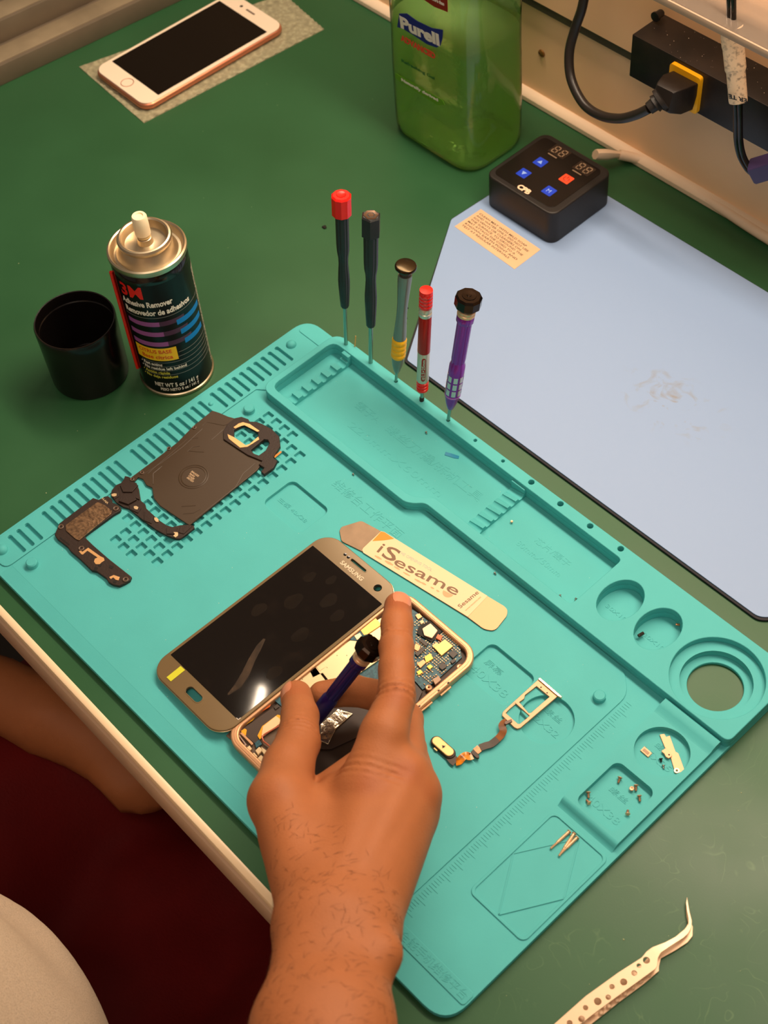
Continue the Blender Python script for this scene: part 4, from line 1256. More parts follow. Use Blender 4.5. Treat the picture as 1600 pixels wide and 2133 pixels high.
# lower end: flex, kapton, charging port, coax, contacts
part('lower_flex', [(500, 1520), (560, 1478), (585, 1465), (598, 1480), (562, 1506), (540, 1528), (536, 1552), (512, 1532)], 2.6, 3.5, m_flex)
part('lower_board', [(470, 1530), (505, 1560), (560, 1605), (640, 1560), (600, 1500), (545, 1530), (530, 1550), (512, 1530), (488, 1512)], 2.4, 2.9, mat('grey lower board', (96, 78, 62), 0.5))
part('orange_strip', [(532, 1484), (560, 1456), (566, 1462), (562, 1472), (538, 1486)], 3.4, 4.2, m_org, round_=0.5)
part('kapton_strip', [(501, 1504), (520, 1496), (532, 1492), (526, 1500), (510, 1510), (502, 1512)], 3.3, 3.9, mat('olive kapton', (186, 138, 26), 0.35))
part('kapton_patch', [(536, 1532), (546, 1512), (578, 1488), (586, 1490), (590, 1498), (584, 1508), (545, 1536), (541, 1540)], 3.5, 4.1, m_kap, round_=0.3)
part('cream_block', [(545, 1533), (548, 1514), (575, 1492), (586, 1500), (583, 1508), (550, 1534)], 4.0, 4.9, mat('cream battery tab', (246, 204, 156), 0.45), round_=0.4)
part('kapton_patch', [(502, 1522), (510, 1517), (514, 1520), (512, 1532), (504, 1528)], 3.5, 4.2, m_kap)
part('blue_chip_board', [(566, 1450), (584, 1438), (596, 1470), (590, 1474), (566, 1454)], 3.4, 4.2, m_pcb)
part('chip', [(570, 1472), (578, 1466), (582, 1472), (574, 1478)], 3.4, 4.4, m_chip)
q = [lp(a, b, 9.5) for a, b in [(489, 1534), (500, 1533), (514, 1552), (512, 1556), (504, 1555)]]
qi = [lp(a, b, 9.5) for a, b in [(492, 1536.5), (499, 1536), (510.5, 1552), (505.5, 1552.5)]]
obj('charging_port_shell', layer([q, qi], 2.6, 5.2, 0.1), mat('mauve steel', (170, 146, 136), 0.35, 0.6), bd, local=True)
part('port_cavity', [(492, 1536.5), (499, 1536), (510.5, 1552), (505.5, 1552.5)], 2.5, 3.6, m_slot)
part('side_rail', [(500, 1528), (504, 1526), (528, 1549), (525, 1553)], 3.4, 4.8, m_frame)
part('blue_pad', [(530, 1548), (540, 1540), (546, 1550), (534, 1558)], 3.2, 4.4, m_pcb)
mb = MB().tube([(*lp(586, 1510, 9.5), 4.8), (*lp(551, 1531, 9.5), 4.9), (*lp(546, 1537, 9.5), 4.9), (*lp(549, 1545, 9.5), 4.9), (*lp(566, 1558, 9.5), 4.8)], 0.55, 8)
obj('coax_cable', mb, mat('copper coax sleeve', (190, 104, 78), 0.35, 0.3), bd, local=True)
part('antenna_pad', [(510, 1561), (520, 1553), (525, 1560), (516, 1568)], 3.0, 4.6, cm2['pale'])
for q in ([(532, 1564), (540, 1556), (548, 1562), (538, 1573)], [(544, 1556), (558, 1566), (552, 1574), (546, 1566)], [(522, 1572), (530, 1568), (537, 1576), (528, 1584), (522, 1580)], [(530, 1586), (544, 1573), (552, 1580), (550, 1590), (538, 1596)]):
    part('contact_pad', q, 3.0, 4.8, cm2['pale'], round_=0.3, bev=0.25)
# frame side details
for a, b in ((934, 1426), (914, 1442), (874, 1475), (862, 1468)):
    part('frame_slot', [(a - 3, b), (a + 1, b - 3), (a + 3, b - 1), (a - 1, b + 2)], H - 0.2, H + 0.06, m_slot)
for (a, b), (c_, d_) in (((918, 1449), (939, 1431)), ((878, 1481), (900, 1463))):
    A_ = Vector((*lp(a, b, PT + 3.5), 3.6)); B_ = Vector((*lp(c_, d_, PT + 3.5), 3.6))
    obj('side_key', MB().tube([A_, B_], 0.8, 8), m_frame, bd, local=True)
for a, b in ((958, 1389), (893, 1432)):
    x, y = lp(a, b, 10)
    obj('screw_post', MB().lathe([(2.0, 2.4), (2.0, 5.0), (1.6, 5.2), (0.7, 5.0), (0.65, 3.0), (0.02, 3)], (x, y, 0), 16, cap=False), m_frame, bd, local=True)

# ---- metal opening tool with a paper label
T3 = 5.25
ot = thing('opening_tool', 'flat metal opening tool with a cream iSesame label and a pointed bare end', 'opening tool', tuple(at(880, 1200, T3)))
q = [at2(700 + a / 4.21, 1080 + b / 4.21, T3 + 1.0) for a, b in [(30, 105), (48, 72), (222, 18), (390, 108), (1480, 772), (1504, 800), (1500, 850), (1410, 965), (1375, 983), (1300, 972), (1150, 862), (236, 292), (60, 205), (46, 190)]]
m_blade = mat('worn spring steel', (136, 112, 88), 0.45, 0.4, bump=0.05, bscale=300, var=0.12, vscale=120)
obj('blade', layer([rpoly(q, [1, 1, 2, 1, 3, 4, 3, 3, 4, 3, 1, 1, 2, 1])], T3, T3 + 0.9, 0.15), m_blade, ot)
q = [at2(700 + a / 4.21, 1080 + b / 4.21, T3 + 1.0) for a, b in [(395, 112), (425, 118), (1330, 680), (1156, 862), (240, 300), (230, 275), (240, 258)]]
lab2 = obj('label', layer([q], T3 + 0.85, T3 + 1.05, 0.03), mat('cream label', (255, 204, 158), 0.42), ot)
q = [at2(700 + a / 4.21, 1080 + b / 4.21, T3 + 1.0) for a, b in [(1330, 682), (1480, 772), (1503, 800), (1500, 850), (1410, 965), (1375, 982), (1300, 971), (1157, 863)]]
obj('blank_end', layer([rpoly(q, [0.5, 3, 3, 2, 3, 3, 3, 0.5])], T3 + 0.85, T3 + 1.0, 0.03), mat('peach label', (250, 190, 136), 0.45), ot)
q = [at2(700 + a / 4.21, 1080 + b / 4.21, T3 + 1.1) for a, b in [(395, 114), (425, 120), (510, 178), (420, 192), (318, 198)]]
obj('orange_flash', layer([q], T3 + 1.04, T3 + 1.1, 0.01), mat('orange flash', (250, 140, 10), 0.5), lab2)


def w3(a, b, z=T3 + 1.12):
    return Vector((*at2(700 + a / 4.21, 1080 + b / 4.21, z), z))


def tx(nm, s, A, B, size, m, par, bold=0.03, th=0.06):
    A, B = Vector(A), Vector(B); d = B - A
    return obj(nm, text(s, size, A, d, Vector((-d.y, d.x, 0)), th, bold=bold * size, fit=d.length), m, par, 0)


m_br = mat('brown logo print', (118, 82, 50), 0.45)
tx('lettering', 'i', w3(346, 284), w3(368, 296), 12.0, m_br, lab2, 0.01)
tx('lettering', 'S', w3(385, 325), w3(500, 380), 14.5, m_br, lab2, 0.012)
tx('lettering', 'esame', w3(490, 395), w3(1045, 672), 10.4, m_br, lab2, 0.008)
tx('lettering', 'THE OPENING TOOL', w3(545, 300), w3(835, 462), 3.0, mat('pale blue print', (150, 180, 170), 0.45), lab2, 0.0)
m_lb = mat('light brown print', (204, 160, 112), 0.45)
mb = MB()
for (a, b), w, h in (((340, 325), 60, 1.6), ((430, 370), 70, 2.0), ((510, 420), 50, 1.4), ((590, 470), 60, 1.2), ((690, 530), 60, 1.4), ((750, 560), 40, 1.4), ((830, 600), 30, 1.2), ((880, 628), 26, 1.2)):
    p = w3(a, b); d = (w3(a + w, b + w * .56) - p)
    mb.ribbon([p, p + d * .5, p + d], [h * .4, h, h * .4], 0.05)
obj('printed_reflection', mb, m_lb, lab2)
x_, y_ = at2(700 + 985 / 4.21, 1080 + 650 / 4.21, T3 + 1.1)
d = (w3(1045, 672) - w3(490, 395)).normalized(); a0 = math.atan2(d.y, d.x)
mb = MB().prism([(x_ + 3.7 * math.cos(a0 + PI + t), y_ + 3.7 * math.sin(a0 + PI + t)) for t in [PI * i / 16 for i in range(17)]], T3 + 1.05, T3 + 1.13)
obj('logo_bowl', mb, m_lb, lab2, 0)
tx('small_logo', 'Sesame', w3(1090, 790), w3(1255, 655), 4.4, m_br, lab2, 0.01)
tx('small_print', 'www.isesame.net', w3(1140, 812), w3(1275, 690), 2.0, m_lb, lab2, 0.0)

# ---- SIM tray
st_ = thing('sim_tray', 'small gold SIM card tray lying over the round recess of the mat', 'sim tray', tuple(at(1105, 1465, PT)))
s5 = lambda pts, z: [at2(880 + a / 5.333, 1380 + b / 5.333, z) for a, b in pts]
zt = PT + 1.6
o_ = [(1290, 185), (1505, 365), (1490, 385), (1090, 725), (1055, 735), (1020, 720), (885, 590), (890, 555), (910, 530)]
h1 = [(1268, 262), (1412, 380), (1205, 560), (1180, 560), (1075, 440), (1130, 400), (1140, 360)]
h2 = [(1030, 448), (1192, 592), (1085, 680), (1060, 680), (925, 560)]
obj('frame', layer([s5(o_, zt), s5(h1, zt), s5(h2, zt)], PT, zt, 0.2), mat('gold anodised tray', (190, 146, 112), 0.4, 0.4), st_)
lip = s5([(1290, 170), (1310, 168), (1552, 378), (1540, 392), (1500, 372), (1285, 188)], zt + .6)
obj('face_plate', layer([lip], PT, zt + 0.8, 0.3), mat('champagne trim', (0, 0, 0)), st_)
for a, b in ((1318, 275), (1386, 337)):
    x, y = s5([(a, b)], zt)[0]
    obj('pin_hole', MB().lathe([(0.5, zt - 0.1), (0.5, zt + 0.05), (0.02, zt + 0.05)], (x, y, 0), 10), m_slot, st_)
obj('inner_rail', MB().ribbon([(*s5([(920, 545)], zt)[0], zt - 0.4), (*s5([(1030, 452)], zt)[0], zt - 0.4)], 0.9, 0.5), mat('gold anodised tray', (0, 0, 0)), st_)

# ---- home button with its flex
hbn = thing('home_button_flex', 'gold oval home button with an orange and black ribbon cable beside the hand', 'phone part', tuple(at(930, 1560, PT)))
A = Vector((*s5([(160, 870)], PT + 3)[0], 0)); B = Vector((*s5([(295, 990)], PT + 3)[0], 0))
d = (B - A).normalized(); nn = Vector((-d.y, d.x, 0))


def stadium(A, B, r, n=10):
    a = math.atan2((B - A).y, (B - A).x)
    return [(B.x + r * math.cos(a - PI / 2 + PI * i / n), B.y + r * math.sin(a - PI / 2 + PI * i / n)) for i in range(n + 1)] + \
           [(A.x + r * math.cos(a + PI / 2 + PI * i / n), A.y + r * math.sin(a + PI / 2 + PI * i / n)) for i in range(n + 1)]


obj('button_base', layer([stadium(A - d * .4, B + d * .6, 3.6)], PT, PT + 2.2, 0.4), m_bplas, hbn)
obj('button_face', layer([stadium(A, B, 2.95)], PT + 2.0, PT + 3.2, 0.4), mat('gold button face', (248, 196, 132), 0.35, 0.4), hbn)
M_ = (A + B) / 2 + d * 0.6
mb = MB()
for k in range(7):
    a = 0.4 + k * 0.9; l = 1.6 if k % 2 else 1.0
    mb.prism([(M_.x + 0.5 * math.cos(a + 1.5), M_.y + 0.5 * math.sin(a + 1.5)), (M_.x + l * math.cos(a), M_.y + l * math.sin(a)), (M_.x + 0.5 * math.cos(a - 1.5), M_.y + 0.5 * math.sin(a - 1.5))], PT + 3.1, PT + 3.27 + 0.004 * k)
obj('black_residue', mb, m_slot, hbn, 0)
obj('side_clip', MB().box(((A + B) / 2 - nn * 3.9 - d * 2.2 + Vector((0, 0, PT + 1.2))), (2.6, 1.0, 1.0), rz=math.atan2(d.y, d.x)), mat('gold button face', (0, 0, 0)), hbn)
fx = lambda pts: spline([(*s5([(a, b)], PT + z)[0], PT + z) for a, b, z in pts], 6)
m_fo = mat('orange polyimide flex', (232, 140, 30), 0.25, spec=0.6, rgb2=(120, 66, 20), vscale=300, thr=(0.4, 0.7))
obj('ribbon', MB().ribbon(fx([(310, 1040, 1.2), (345, 1085, 1.6), (375, 1105, 1.6)]), 6, 0.3, ), m_flex, hbn)
obj('ribbon', MB().ribbon(fx([(372, 1108, 1.6), (410, 1095, 2.2), (450, 1050, 2.6), (490, 1032, 2.0), (520, 1045, 2.4), (555, 1035, 2.2)]), 4.8, 0.25), m_fo, hbn)
cb_ = s5([(540, 990), (570, 965), (632, 1040), (628, 1062), (600, 1062), (545, 1012)], PT + 2.6)
obj('connector_block', layer([cb_], PT + 1.2, PT + 2.9, 0.2), m_flex, hbn)
obj('ribbon', MB().ribbon(fx([(590, 990, 2.0), (640, 948, 1.8)]), 4.6, 0.3), m_fo, hbn)
obj('ribbon', MB().ribbon(fx([(640, 948, 2.0), (700, 925, 2.0), (765, 905, 2.0), (835, 850, 2.2)]), 4.6, 0.4), m_flex, hbn)
obj('ribbon', MB().ribbon(fx([(832, 852, 2.2), (880, 800, 2.6), (898, 755, 3.0), (885, 705, 3.2), (905, 670, 3.4), (935, 655, 3.6)]), 4.4, 0.25), mat('brown orange flex', (150, 86, 24), 0.3, spec=0.6, rgb2=(90, 54, 26), vscale=150), hbn)
cq = s5([(915, 655), (990, 628), (998, 655), (930, 690), (912, 680)], PT + 4.4)
obj('end_connector', layer([cq], PT + 3.2, PT + 4.6, 0.15), mat('grey connector', (92, 74, 66), 0.4, 0.4), hbn)

# ================================================================== SCREWS AND SMALL METAL PIECES
m_scr = mat('nickel screw', (220, 184, 146), 0.35, 0.5)
m_scrd = mat('screw thread steel', (160, 128, 100), 0.4, 0.5)


def screw(name, head, tip, z, L, rh, rs_, label, group, headup=None, m=None, hh=0.7, cat='screw', taper=False):
    """screw lying with its head at one pixel pointing to the other; parts: head, shank"""
    H_ = Vector(at(*head, z)); T_ = Vector(at(*tip, z))
    dd = (T_ - H_); dd.z = 0
    dd = dd.normalized()
    tilt = rh - rs_
    t = thing(name, label, cat, tuple(H_ * 1.0 - Vector((0, 0, H_.z)) + Vector((0, 0, z))), group=group)
    if headup: dd = Vector(headup).normalized()
    else:
        dd = (dd + Vector((0, 0, -max(0, (rh - rs_)) / L * 0.9))).normalized()
    Mx = axisM(dd)
    o = Vector((H_.x, H_.y, z + (rh if not headup else L + hh)))
    obj('head', MB().lathe([(0.02, -hh * .2), (rh * .35, -hh * .2), (rh * .38, -hh * .75), (rh * .8, -hh * .8), (rh, -hh * .35), (rh * .95, 0), (rs_, 0.02)], o, 20, Mx), m or m_scr, t)
    pr = [(rs_ * .9, 0)]
    n = max(4, int(L / 0.5))
    for k in range(n):
        f = 1.0 if not taper else (1.0 if k < n * .62 else 0.72)
        pr += [(rs_ * (1.05 if not taper or k > n * .66 else 1.0) * f, (k + .5) * L / n), (rs_ * (0.86 if (not taper or k > n * .66) else 1.0) * f, (k + 1) * L / n)]
    pr.append((0.02, L + 0.15))
    obj('shank', MB().lathe(pr, o, 14, Mx), (m or m_scrd) if not taper else (m or m_scr), t)
    return t


c8 = lambda a, b: (1140 + a / 5.333, 1440 + b / 5.333)
SZ = 4.45
GS = 'small screws in the square pocket'
screw('phone_screw', c8(806, 975), c8(785, 1035), SZ, 3.2, 1.5, 0.75, 'small nickel screw lying alone nearest the top corner of the square pocket', GS)
screw('phone_screw', c8(985, 1062), c8(985, 1125), SZ, 3.2, 1.5, 0.75, 'small nickel screw lying against the ring-headed upright screw in the square pocket', GS)
screw('phone_screw', c8(938, 1095), c8(938, 1096), SZ, 0.9, 1.55, 0.7, 'small nickel screw standing head up in the square pocket', GS, headup=(0.1, 0.1, -1))
screw('phone_screw', c8(1022, 1178), c8(1030, 1240), SZ, 3.2, 1.5, 0.75, 'small nickel screw nearest the right corner of the square pocket', GS)
screw('phone_screw', c8(893, 1372), c8(895, 1322), SZ, 2.6, 1.5, 0.75, 'small nickel screw nearest the bottom edge of the square pocket', GS)
screw('phone_screw', c8(455, 1140), c8(458, 1195), SZ, 3.2, 1.5, 0.75, 'upper of two small screws touching at the left corner of the square pocket', GS)
screw('phone_screw', c8(462, 1252), c8(436, 1212), SZ, 2.6, 1.5, 0.75, 'lower of two small screws touching at the left corner of the square pocket', GS)
GL = 'long screws in the card pocket'
screw('long_screw', c8(242, 1572), c8(30, 1762), 4.65, 15.0, 1.45, 0.95, 'leftmost of the three long pale screws in the card pocket', GL, taper=True)
screw('long_screw', c8(296, 1596), c8(130, 1838), 4.65, 16.2, 1.45, 0.95, 'middle one of the three long pale screws in the card pocket', GL, taper=True)
screw('long_screw', c8(330, 1640), c8(150, 1812), 4.65, 13.8, 1.45, 0.95, 'rightmost of the three long pale screws in the card pocket', GL, taper=True)
screw('tiny_screw', c8(1262, 765), c8(1268, 798), SZ, 1.6, 1.2, 0.6, 'tiny black screw in the round pocket beside the metal strip', None, m=m_slot)
screw('tiny_screw', c8(1290, 838), c8(1294, 868), SZ, 1.7, 0.95, 0.5, 'tiny silver screw in the round pocket below the black one', None, m=m_steel)
z7 = lambda a, b: (900 + a / 2.2857, 900 + b / 2.2857)
GT = 'tiny screws strewn in the tool tray'
screw('tiny_screw', z7(610, 782), z7(616, 796), 2.7, 1.4, 0.9, 0.5, 'tiny steel screw near the right end of the tool tray, left of its neighbour', GT, m=m_steel)
screw('tiny_screw', z7(685, 798), z7(680, 810), 2.7, 1.4, 0.9, 0.5, 'tiny steel screw in the right end corner of the tool tray', GT, m=m_steel)
screw('tiny_screw', z7(380, 432), z7(381, 433), 2.7, 0.6, 0.95, 0.5, 'tiny tan screw head up below the wide comb of the tool tray', GT, headup=(0, 0, -1))
screw('tiny_screw', (888, 902), (892, 909), 2.7, 1.4, 0.9, 0.5, 'tiny steel screw in the middle of the tool tray above the blue scrap', GT, m=m_steel)
screw('tiny_screw', (1031, 1195), (1035, 1200), PT, 1.4, 0.9, 0.5, 'tiny steel screw on the pad beside the tray wall near the opening tool', None, m=m_steel)
screw('tiny_screw', (736, 989), (740, 995), PT, 1.2, 0.8, 0.45, 'tiny steel screw on the pad beside the tray wall near the embossed writing', None, m=m_steel)
screw('plug_screw', (1331, 1326), (1346, 1317), 4.45, 3.6, 1.15, 1.1, 'small black and copper cylinder lying in the second oval pocket', None, m=m_chip, cat='screw')
obj_ = MB().box(at(1412, 1301, 5.0), (2.6, 1.4, 0.9), rz=0.6, ch=0.2)
tag(obj('copper_chip', obj_, cm2['cop']), 'tiny copper coloured chip at the right side of the second oval pocket', 'chip')
q = [at2(540 + a / 2.667, 650 + b / 2.667, 2.9) for a, b in [(1036, 776), (1070, 786), (1112, 800), (1108, 814), (1085, 812), (1030, 794)]]
tag(obj('blue_scrap', layer([q], 2.65, 2.95, 0.05), mat('bright blue film', (10, 130, 170), 0.35)), 'small scrap of bright blue film lying in the tool tray', 'scrap')
sq_ = [c8(a, b) for a, b in [(1080, 610), (1125, 650), (1165, 686), (1122, 730), (1075, 690), (1035, 655)]]
bk = thing('connector_cover', 'small rectangular metal connector cover at the left of the round pocket', 'bracket', tuple(at(*c8(1100, 670), SZ)))
obj('plate', layer([[at2(*p, SZ + .9) for p in sq_]], SZ, SZ + 0.9, 0.15), mat('peach metal bracket', (226, 164, 122), 0.4, 0.2), bk)
obj('inner_pad', layer([[at2(*c8(a, b), SZ + 1) for a, b in [(1078, 630), (1140, 684), (1118, 708), (1056, 654)]]], SZ + 0.8, SZ + 1.02, 0.03), mat('taupe pad', (176, 138, 108), 0.5), bk)
ms = thing('metal_strip', 'long thin peach coloured metal strip with a small bracket, lying in the round pocket', 'bracket', tuple(at(*c8(1400, 690), SZ)))
q = [at2(*c8(a, b), SZ + 1) for a, b in [(1250, 480), (1300, 470), (1322, 505), (1362, 492), (1425, 668), (1458, 688), (1524, 868), (1502, 890), (1474, 900), (1420, 905), (1410, 862), (1375, 740), (1305, 615)]]
hc = at2(*c8(1440, 880), SZ + 1)
obj('strip', layer([q, circ(hc[0], hc[1], 0.6, 14)], SZ + 0.1, SZ + 0.9, 0.12), mat('peach metal bracket', (0, 0, 0)), ms)
q = [at2(*c8(a, b), SZ + 2) for a, b in [(1305, 636), (1320, 628), (1388, 706), (1382, 722), (1350, 742), (1318, 725), (1300, 690), (1270, 665), (1276, 655)]]
obj('bracket', layer([q], SZ + 0.8, SZ + 1.9, 0.15), mat('peach metal bracket', (0, 0, 0)), ms)
x, y = at2(*c8(1354, 704), SZ + 2)
obj('bracket_hole', MB().lathe([(0.55, SZ + 1.8), (0.55, SZ + 1.95), (0.02, SZ + 1.95)], (x, y, 0), 12), m_slot, ms)
obj('ring_eye', MB().lathe([(1.6, SZ + 0.8), (1.6, SZ + 1.1), (0.9, SZ + 1.1), (0.9, SZ + 0.8)], (hc[0], hc[1], 0), 20, cap=False), m_gold2, ms)

# white crumbs and grit scattered over the mat (a sprinkling nobody could count)
grit = MB()
for i in range(150):
    x, y = rs.uniform(40, 440), rs.uniform(20, 298)
    z = None
    if y > 245 and x < 316 and y < 290: z = 2.62
    elif 30 < x < 380 and y < 222 and not (50 < x < 102 and 66 < y < 222) and not (158 < x < 304 and 22 < y < 180): z = 5.2
    elif 388 < x < 402 and y < 220: z = 4.4
    if z is None: continue
    r_ = 0.12 + 0.22 * rs.rand() ** 3
    grit.lathe([(r_, z - .02), (r_ * .8, z + r_ * .8), (0.02, z + r_)], (x, y, 0), 5)
tag(obj('grit', grit, mat('pale grit', (200, 226, 214), 0.8)), 'fine pale grit sprinkled over the turquoise mat', 'grit', kind='stuff')

# ================================================================== SCREWDRIVERS
m_shaft = mat('steel shaft', (150, 170, 160), 0.25, 0.9)
m_grip = mat('slate black grip', (34, 36, 38), 0.45, bump=0.08, bscale=600, spec=0.5)
m_redc = mat('glossy red plastic', (232, 24, 16), 0.25, spec=0.5)


def stand(x, y, z, off, L, roll=0.0):
    """place at a hole in the tray rim, leaning by the given offset"""
    d = Vector(off).normalized()
    M = axisM(d, roll).to_euler()
    return (x, y, z), M


def ngon(mb, r, z0, z1, n=6, ch=0.6, a0=0.0):
    """faceted collar"""
    pr = [(r - ch, z0), (r, z0 + ch), (r, z1 - ch), (r - ch, z1)]
    vs = []; fs = []
    for rr, z in pr:
        for i in range(n):
            a = a0 + 2 * PI * i / n
            vs.append((rr * math.cos(a), rr * math.sin(a), z))
    for k in range(3):
        for i in range(n):
            j = (i + 1) % n
            fs.append((k * n + i, k * n + j, (k + 1) * n + j, (k + 1) * n + i))
    fs += [tuple(range(n))[::-1], tuple(range(3 * n, 4 * n))]
    return mb.add(vs, fs)


def fluted(prof, n=8, depth=0.08, seg=64):
    """lathe with shallow flutes"""
    mb = MB(); vs = []; fs = []
    for r, z in prof:
        for i in range(seg):
            a = 2 * PI * i / seg
            f = 1 - depth * max(0, math.cos(n * a)) ** 3
            vs.append((r * f * math.cos(a), r * f * math.sin(a), z))
    for k in range(len(prof) - 1):
        for i in range(seg):
            j = (i + 1) % seg
            fs.append((k * seg + i, k * seg + j, (k + 1) * seg + j, (k + 1) * seg + i))
    fs += [tuple(range(seg))[::-1], tuple(range((len(prof) - 1) * seg, len(prof) * seg))]
    return mb.add(vs, fs)


GD = 'screwdrivers standing in the tray holes'
ZT = 13.3
loc, e = stand(hs[0][0], hs[0][1], ZT, (1.2, 9.6, 137), 137)
d1 = thing('screwdriver', 'black screwdriver with a bright red end cap standing in the mat', 'screwdriver', loc, rot=e, group=GD)
obj('shaft', MB().lathe([(0.7, -4), (1.25, -3.4), (1.45, 0), (1.45, 40)], (0, 0, 0), 16), m_shaft, d1, local=True)
obj('handle', fluted([(2.4, 36.5), (3.1, 38), (3.5, 44), (4.1, 55), (4.25, 62), (3.9, 69), (3.45, 77), (3.6, 83), (4.4, 89), (4.6, 94), (4.7, 121)], 6, 0.10), m_grip, d1, local=True)
obj('end_cap', ngon(MB(), 6.9, 119.5, 136.5, 10, 1.2), m_redc, d1, 20, local=True)
obj('cap_dimple', MB().lathe([(3.4, 136.3), (3.1, 136.9), (1.4, 136.6), (0.05, 136.6)], (0, 0, 0), 24), m_redc, d1, local=True)
loc, e = stand(hs[1][0], hs[1][1], ZT, (2, 11, 135), 137)
d2 = thing('screwdriver', 'all black screwdriver with a faceted end standing next to the red capped one', 'screwdriver', loc, rot=e, group=GD)
obj('shaft', MB().lathe([(0.8, -4), (1.35, -3.4), (1.6, 0), (1.6, 40)], (0, 0, 0), 16), m_shaft, d2, local=True)
obj('handle', fluted([(2.5, 35.5), (3.3, 37), (3.9, 48), (4.35, 60), (4.35, 65), (4.0, 71), (3.65, 78), (3.9, 84), (4.8, 90), (5.0, 95), (5.2, 122)], 6, 0.10), m_grip, d2, local=True)
obj('end_cap', ngon(MB(), 6.7, 117.5, 134.5, 6, 1.0, 0.4), m_grip, d2, 20, local=True)
obj('cap_face', MB().lathe([(5.2, 134.2), (5.0, 134.8), (2.4, 134.4), (2.0, 134.7), (0.05, 134.6)], (0, 0, 0), 6), mat('bronze cap face', (92, 70, 54), 0.3, 0.6), d2, local=True)
loc, e = stand(hs[2][0], hs[2][1], ZT, (6.8, 11.7, 114), 114)
d3 = thing('screwdriver', 'grey metal screwdriver with a yellow ribbed band and a mushroom cap', 'screwdriver', loc, rot=e, group=GD)
m_gm = mat('grey satin metal', (128, 136, 130), 0.35, 0.55)
obj('shaft', MB().lathe([(0.6, -4), (1.1, -3), (1.1, 11)], (0, 0, 0), 14), m_shaft, d3, local=True)
obj('handle', MB().lathe([(1.7, 9.5), (2.2, 10.5), (3.7, 17), (4.5, 24), (4.6, 26), (4.6, 42), (4.4, 48), (3.9, 58), (3.6, 66), (3.7, 76), (4.3, 88), (4.8, 98), (4.7, 102)], (0, 0, 0), 32), m_gm, d3, local=True)
pr = [(4.6, 25)]
for k in range(4): pr += [(5.2, 26.2 + 4.4 * k), (5.2, 28.6 + 4.4 * k), (4.85, 29.4 + 4.4 * k)]
pr += [(4.6, 43.4)]
obj('yellow_band', MB().lathe(pr, (0, 0, 0), 32, cap=False), mat('yellow rubber band', (246, 186, 14), 0.45), d3, local=True)
for z in (57, 61.5, 71): obj('dimple', MB().lathe([(0.75, 0), (0.6, 0.25), (0.02, 0.25)], (-0.3, -3.75 - (z - 57) * 0.01, z), 12, axisM((0, -1, 0))), m_slot, d3, local=True)
obj('collar', MB().lathe([(3.9, 101.5), (3.9, 107)], (0, 0, 0), 24), m_chip, d3, local=True)
obj('mushroom_cap', MB().lathe([(3.6, 106), (6.4, 106.8), (7.3, 108.0), (7.35, 109.3), (6.9, 110.1), (6.2, 110.4), (0.05, 110.6)], (0, 0, 0), 36), mat('dark bronze cap', (60, 50, 34), 0.22, 0.85), d3, local=True)
loc, e = stand(hs[3][0], hs[3][1], ZT, (1.7, 8.6, 104), 104)
d4 = thing('screwdriver', 'slim red aluminium screwdriver with a silver lower barrel and small print', 'screwdriver', loc, rot=e, group=GD)
m_ra = mat('red anodised metal', (176, 30, 22), 0.3, 0.45); m_sl = mat('silver barrel', (206, 200, 184), 0.35, 0.6)
obj('shaft', MB().lathe([(1.3, 2.5), (1.3, 12)], (0, 0, 0), 14), m_shaft, d4, local=True)
obj('tip', MB().lathe([(0.9, -3.5), (1.7, -2.5), (1.7, 3)], (0, 0, 0), 14), m_bplas, d4, local=True)
pr = [(2.6, 10.6)]
for k in range(3): pr += [(4.2, 11.4 + 3 * k), (4.2, 13.2 + 3 * k), (3.5, 13.6 + 3 * k)]
obj('lower_rings', MB().lathe(pr + [(3.5, 20.5)], (0, 0, 0), 28), m_redc, d4, local=True)
obj('silver_barrel', MB().lathe([(4.1, 20.2), (4.25, 20.8), (4.25, 48), (4.1, 48.4)], (0, 0, 0), 28), m_sl, d4, local=True)
obj('handle', MB().lathe([(4.3, 48.2), (4.4, 48.8), (4.4, 81), (4.2, 81.5)], (0, 0, 0), 28), m_ra, d4, local=True)
obj('silver_rings', MB().lathe([(4.2, 81), (4.45, 81.5), (4.45, 84), (4.0, 84.4), (4.0, 85.2), (4.45, 85.6), (4.45, 88.4), (4.2, 88.8)], (0, 0, 0), 28), m_sl, d4, local=True)
pr = [(4.2, 88.6)]
for k in range(4): pr += [(4.6, 89.2 + 3 * k), (4.6, 91 + 3 * k), (4.15, 91.5 + 3 * k)]
obj('cap', MB().lathe(pr + [(4.6, 101), (4.4, 103.6), (0.05, 104)], (0, 0, 0), 28), m_redc, d4, local=True)


def wrapz(s, size, ang, z0, L, r, bold, z_up=True):
    """lettering running up a barrel of radius r"""
    def f(p):
        a = ang - p.y / r
        return Vector(((r + p.z) * math.cos(a), (r + p.z) * math.sin(a), z0 + p.x))
    return text(s, size, (0, 0, 0), (1, 0, 0), (0, 1, 0), 0.1, bend=f, bold=bold * size, fit=L)


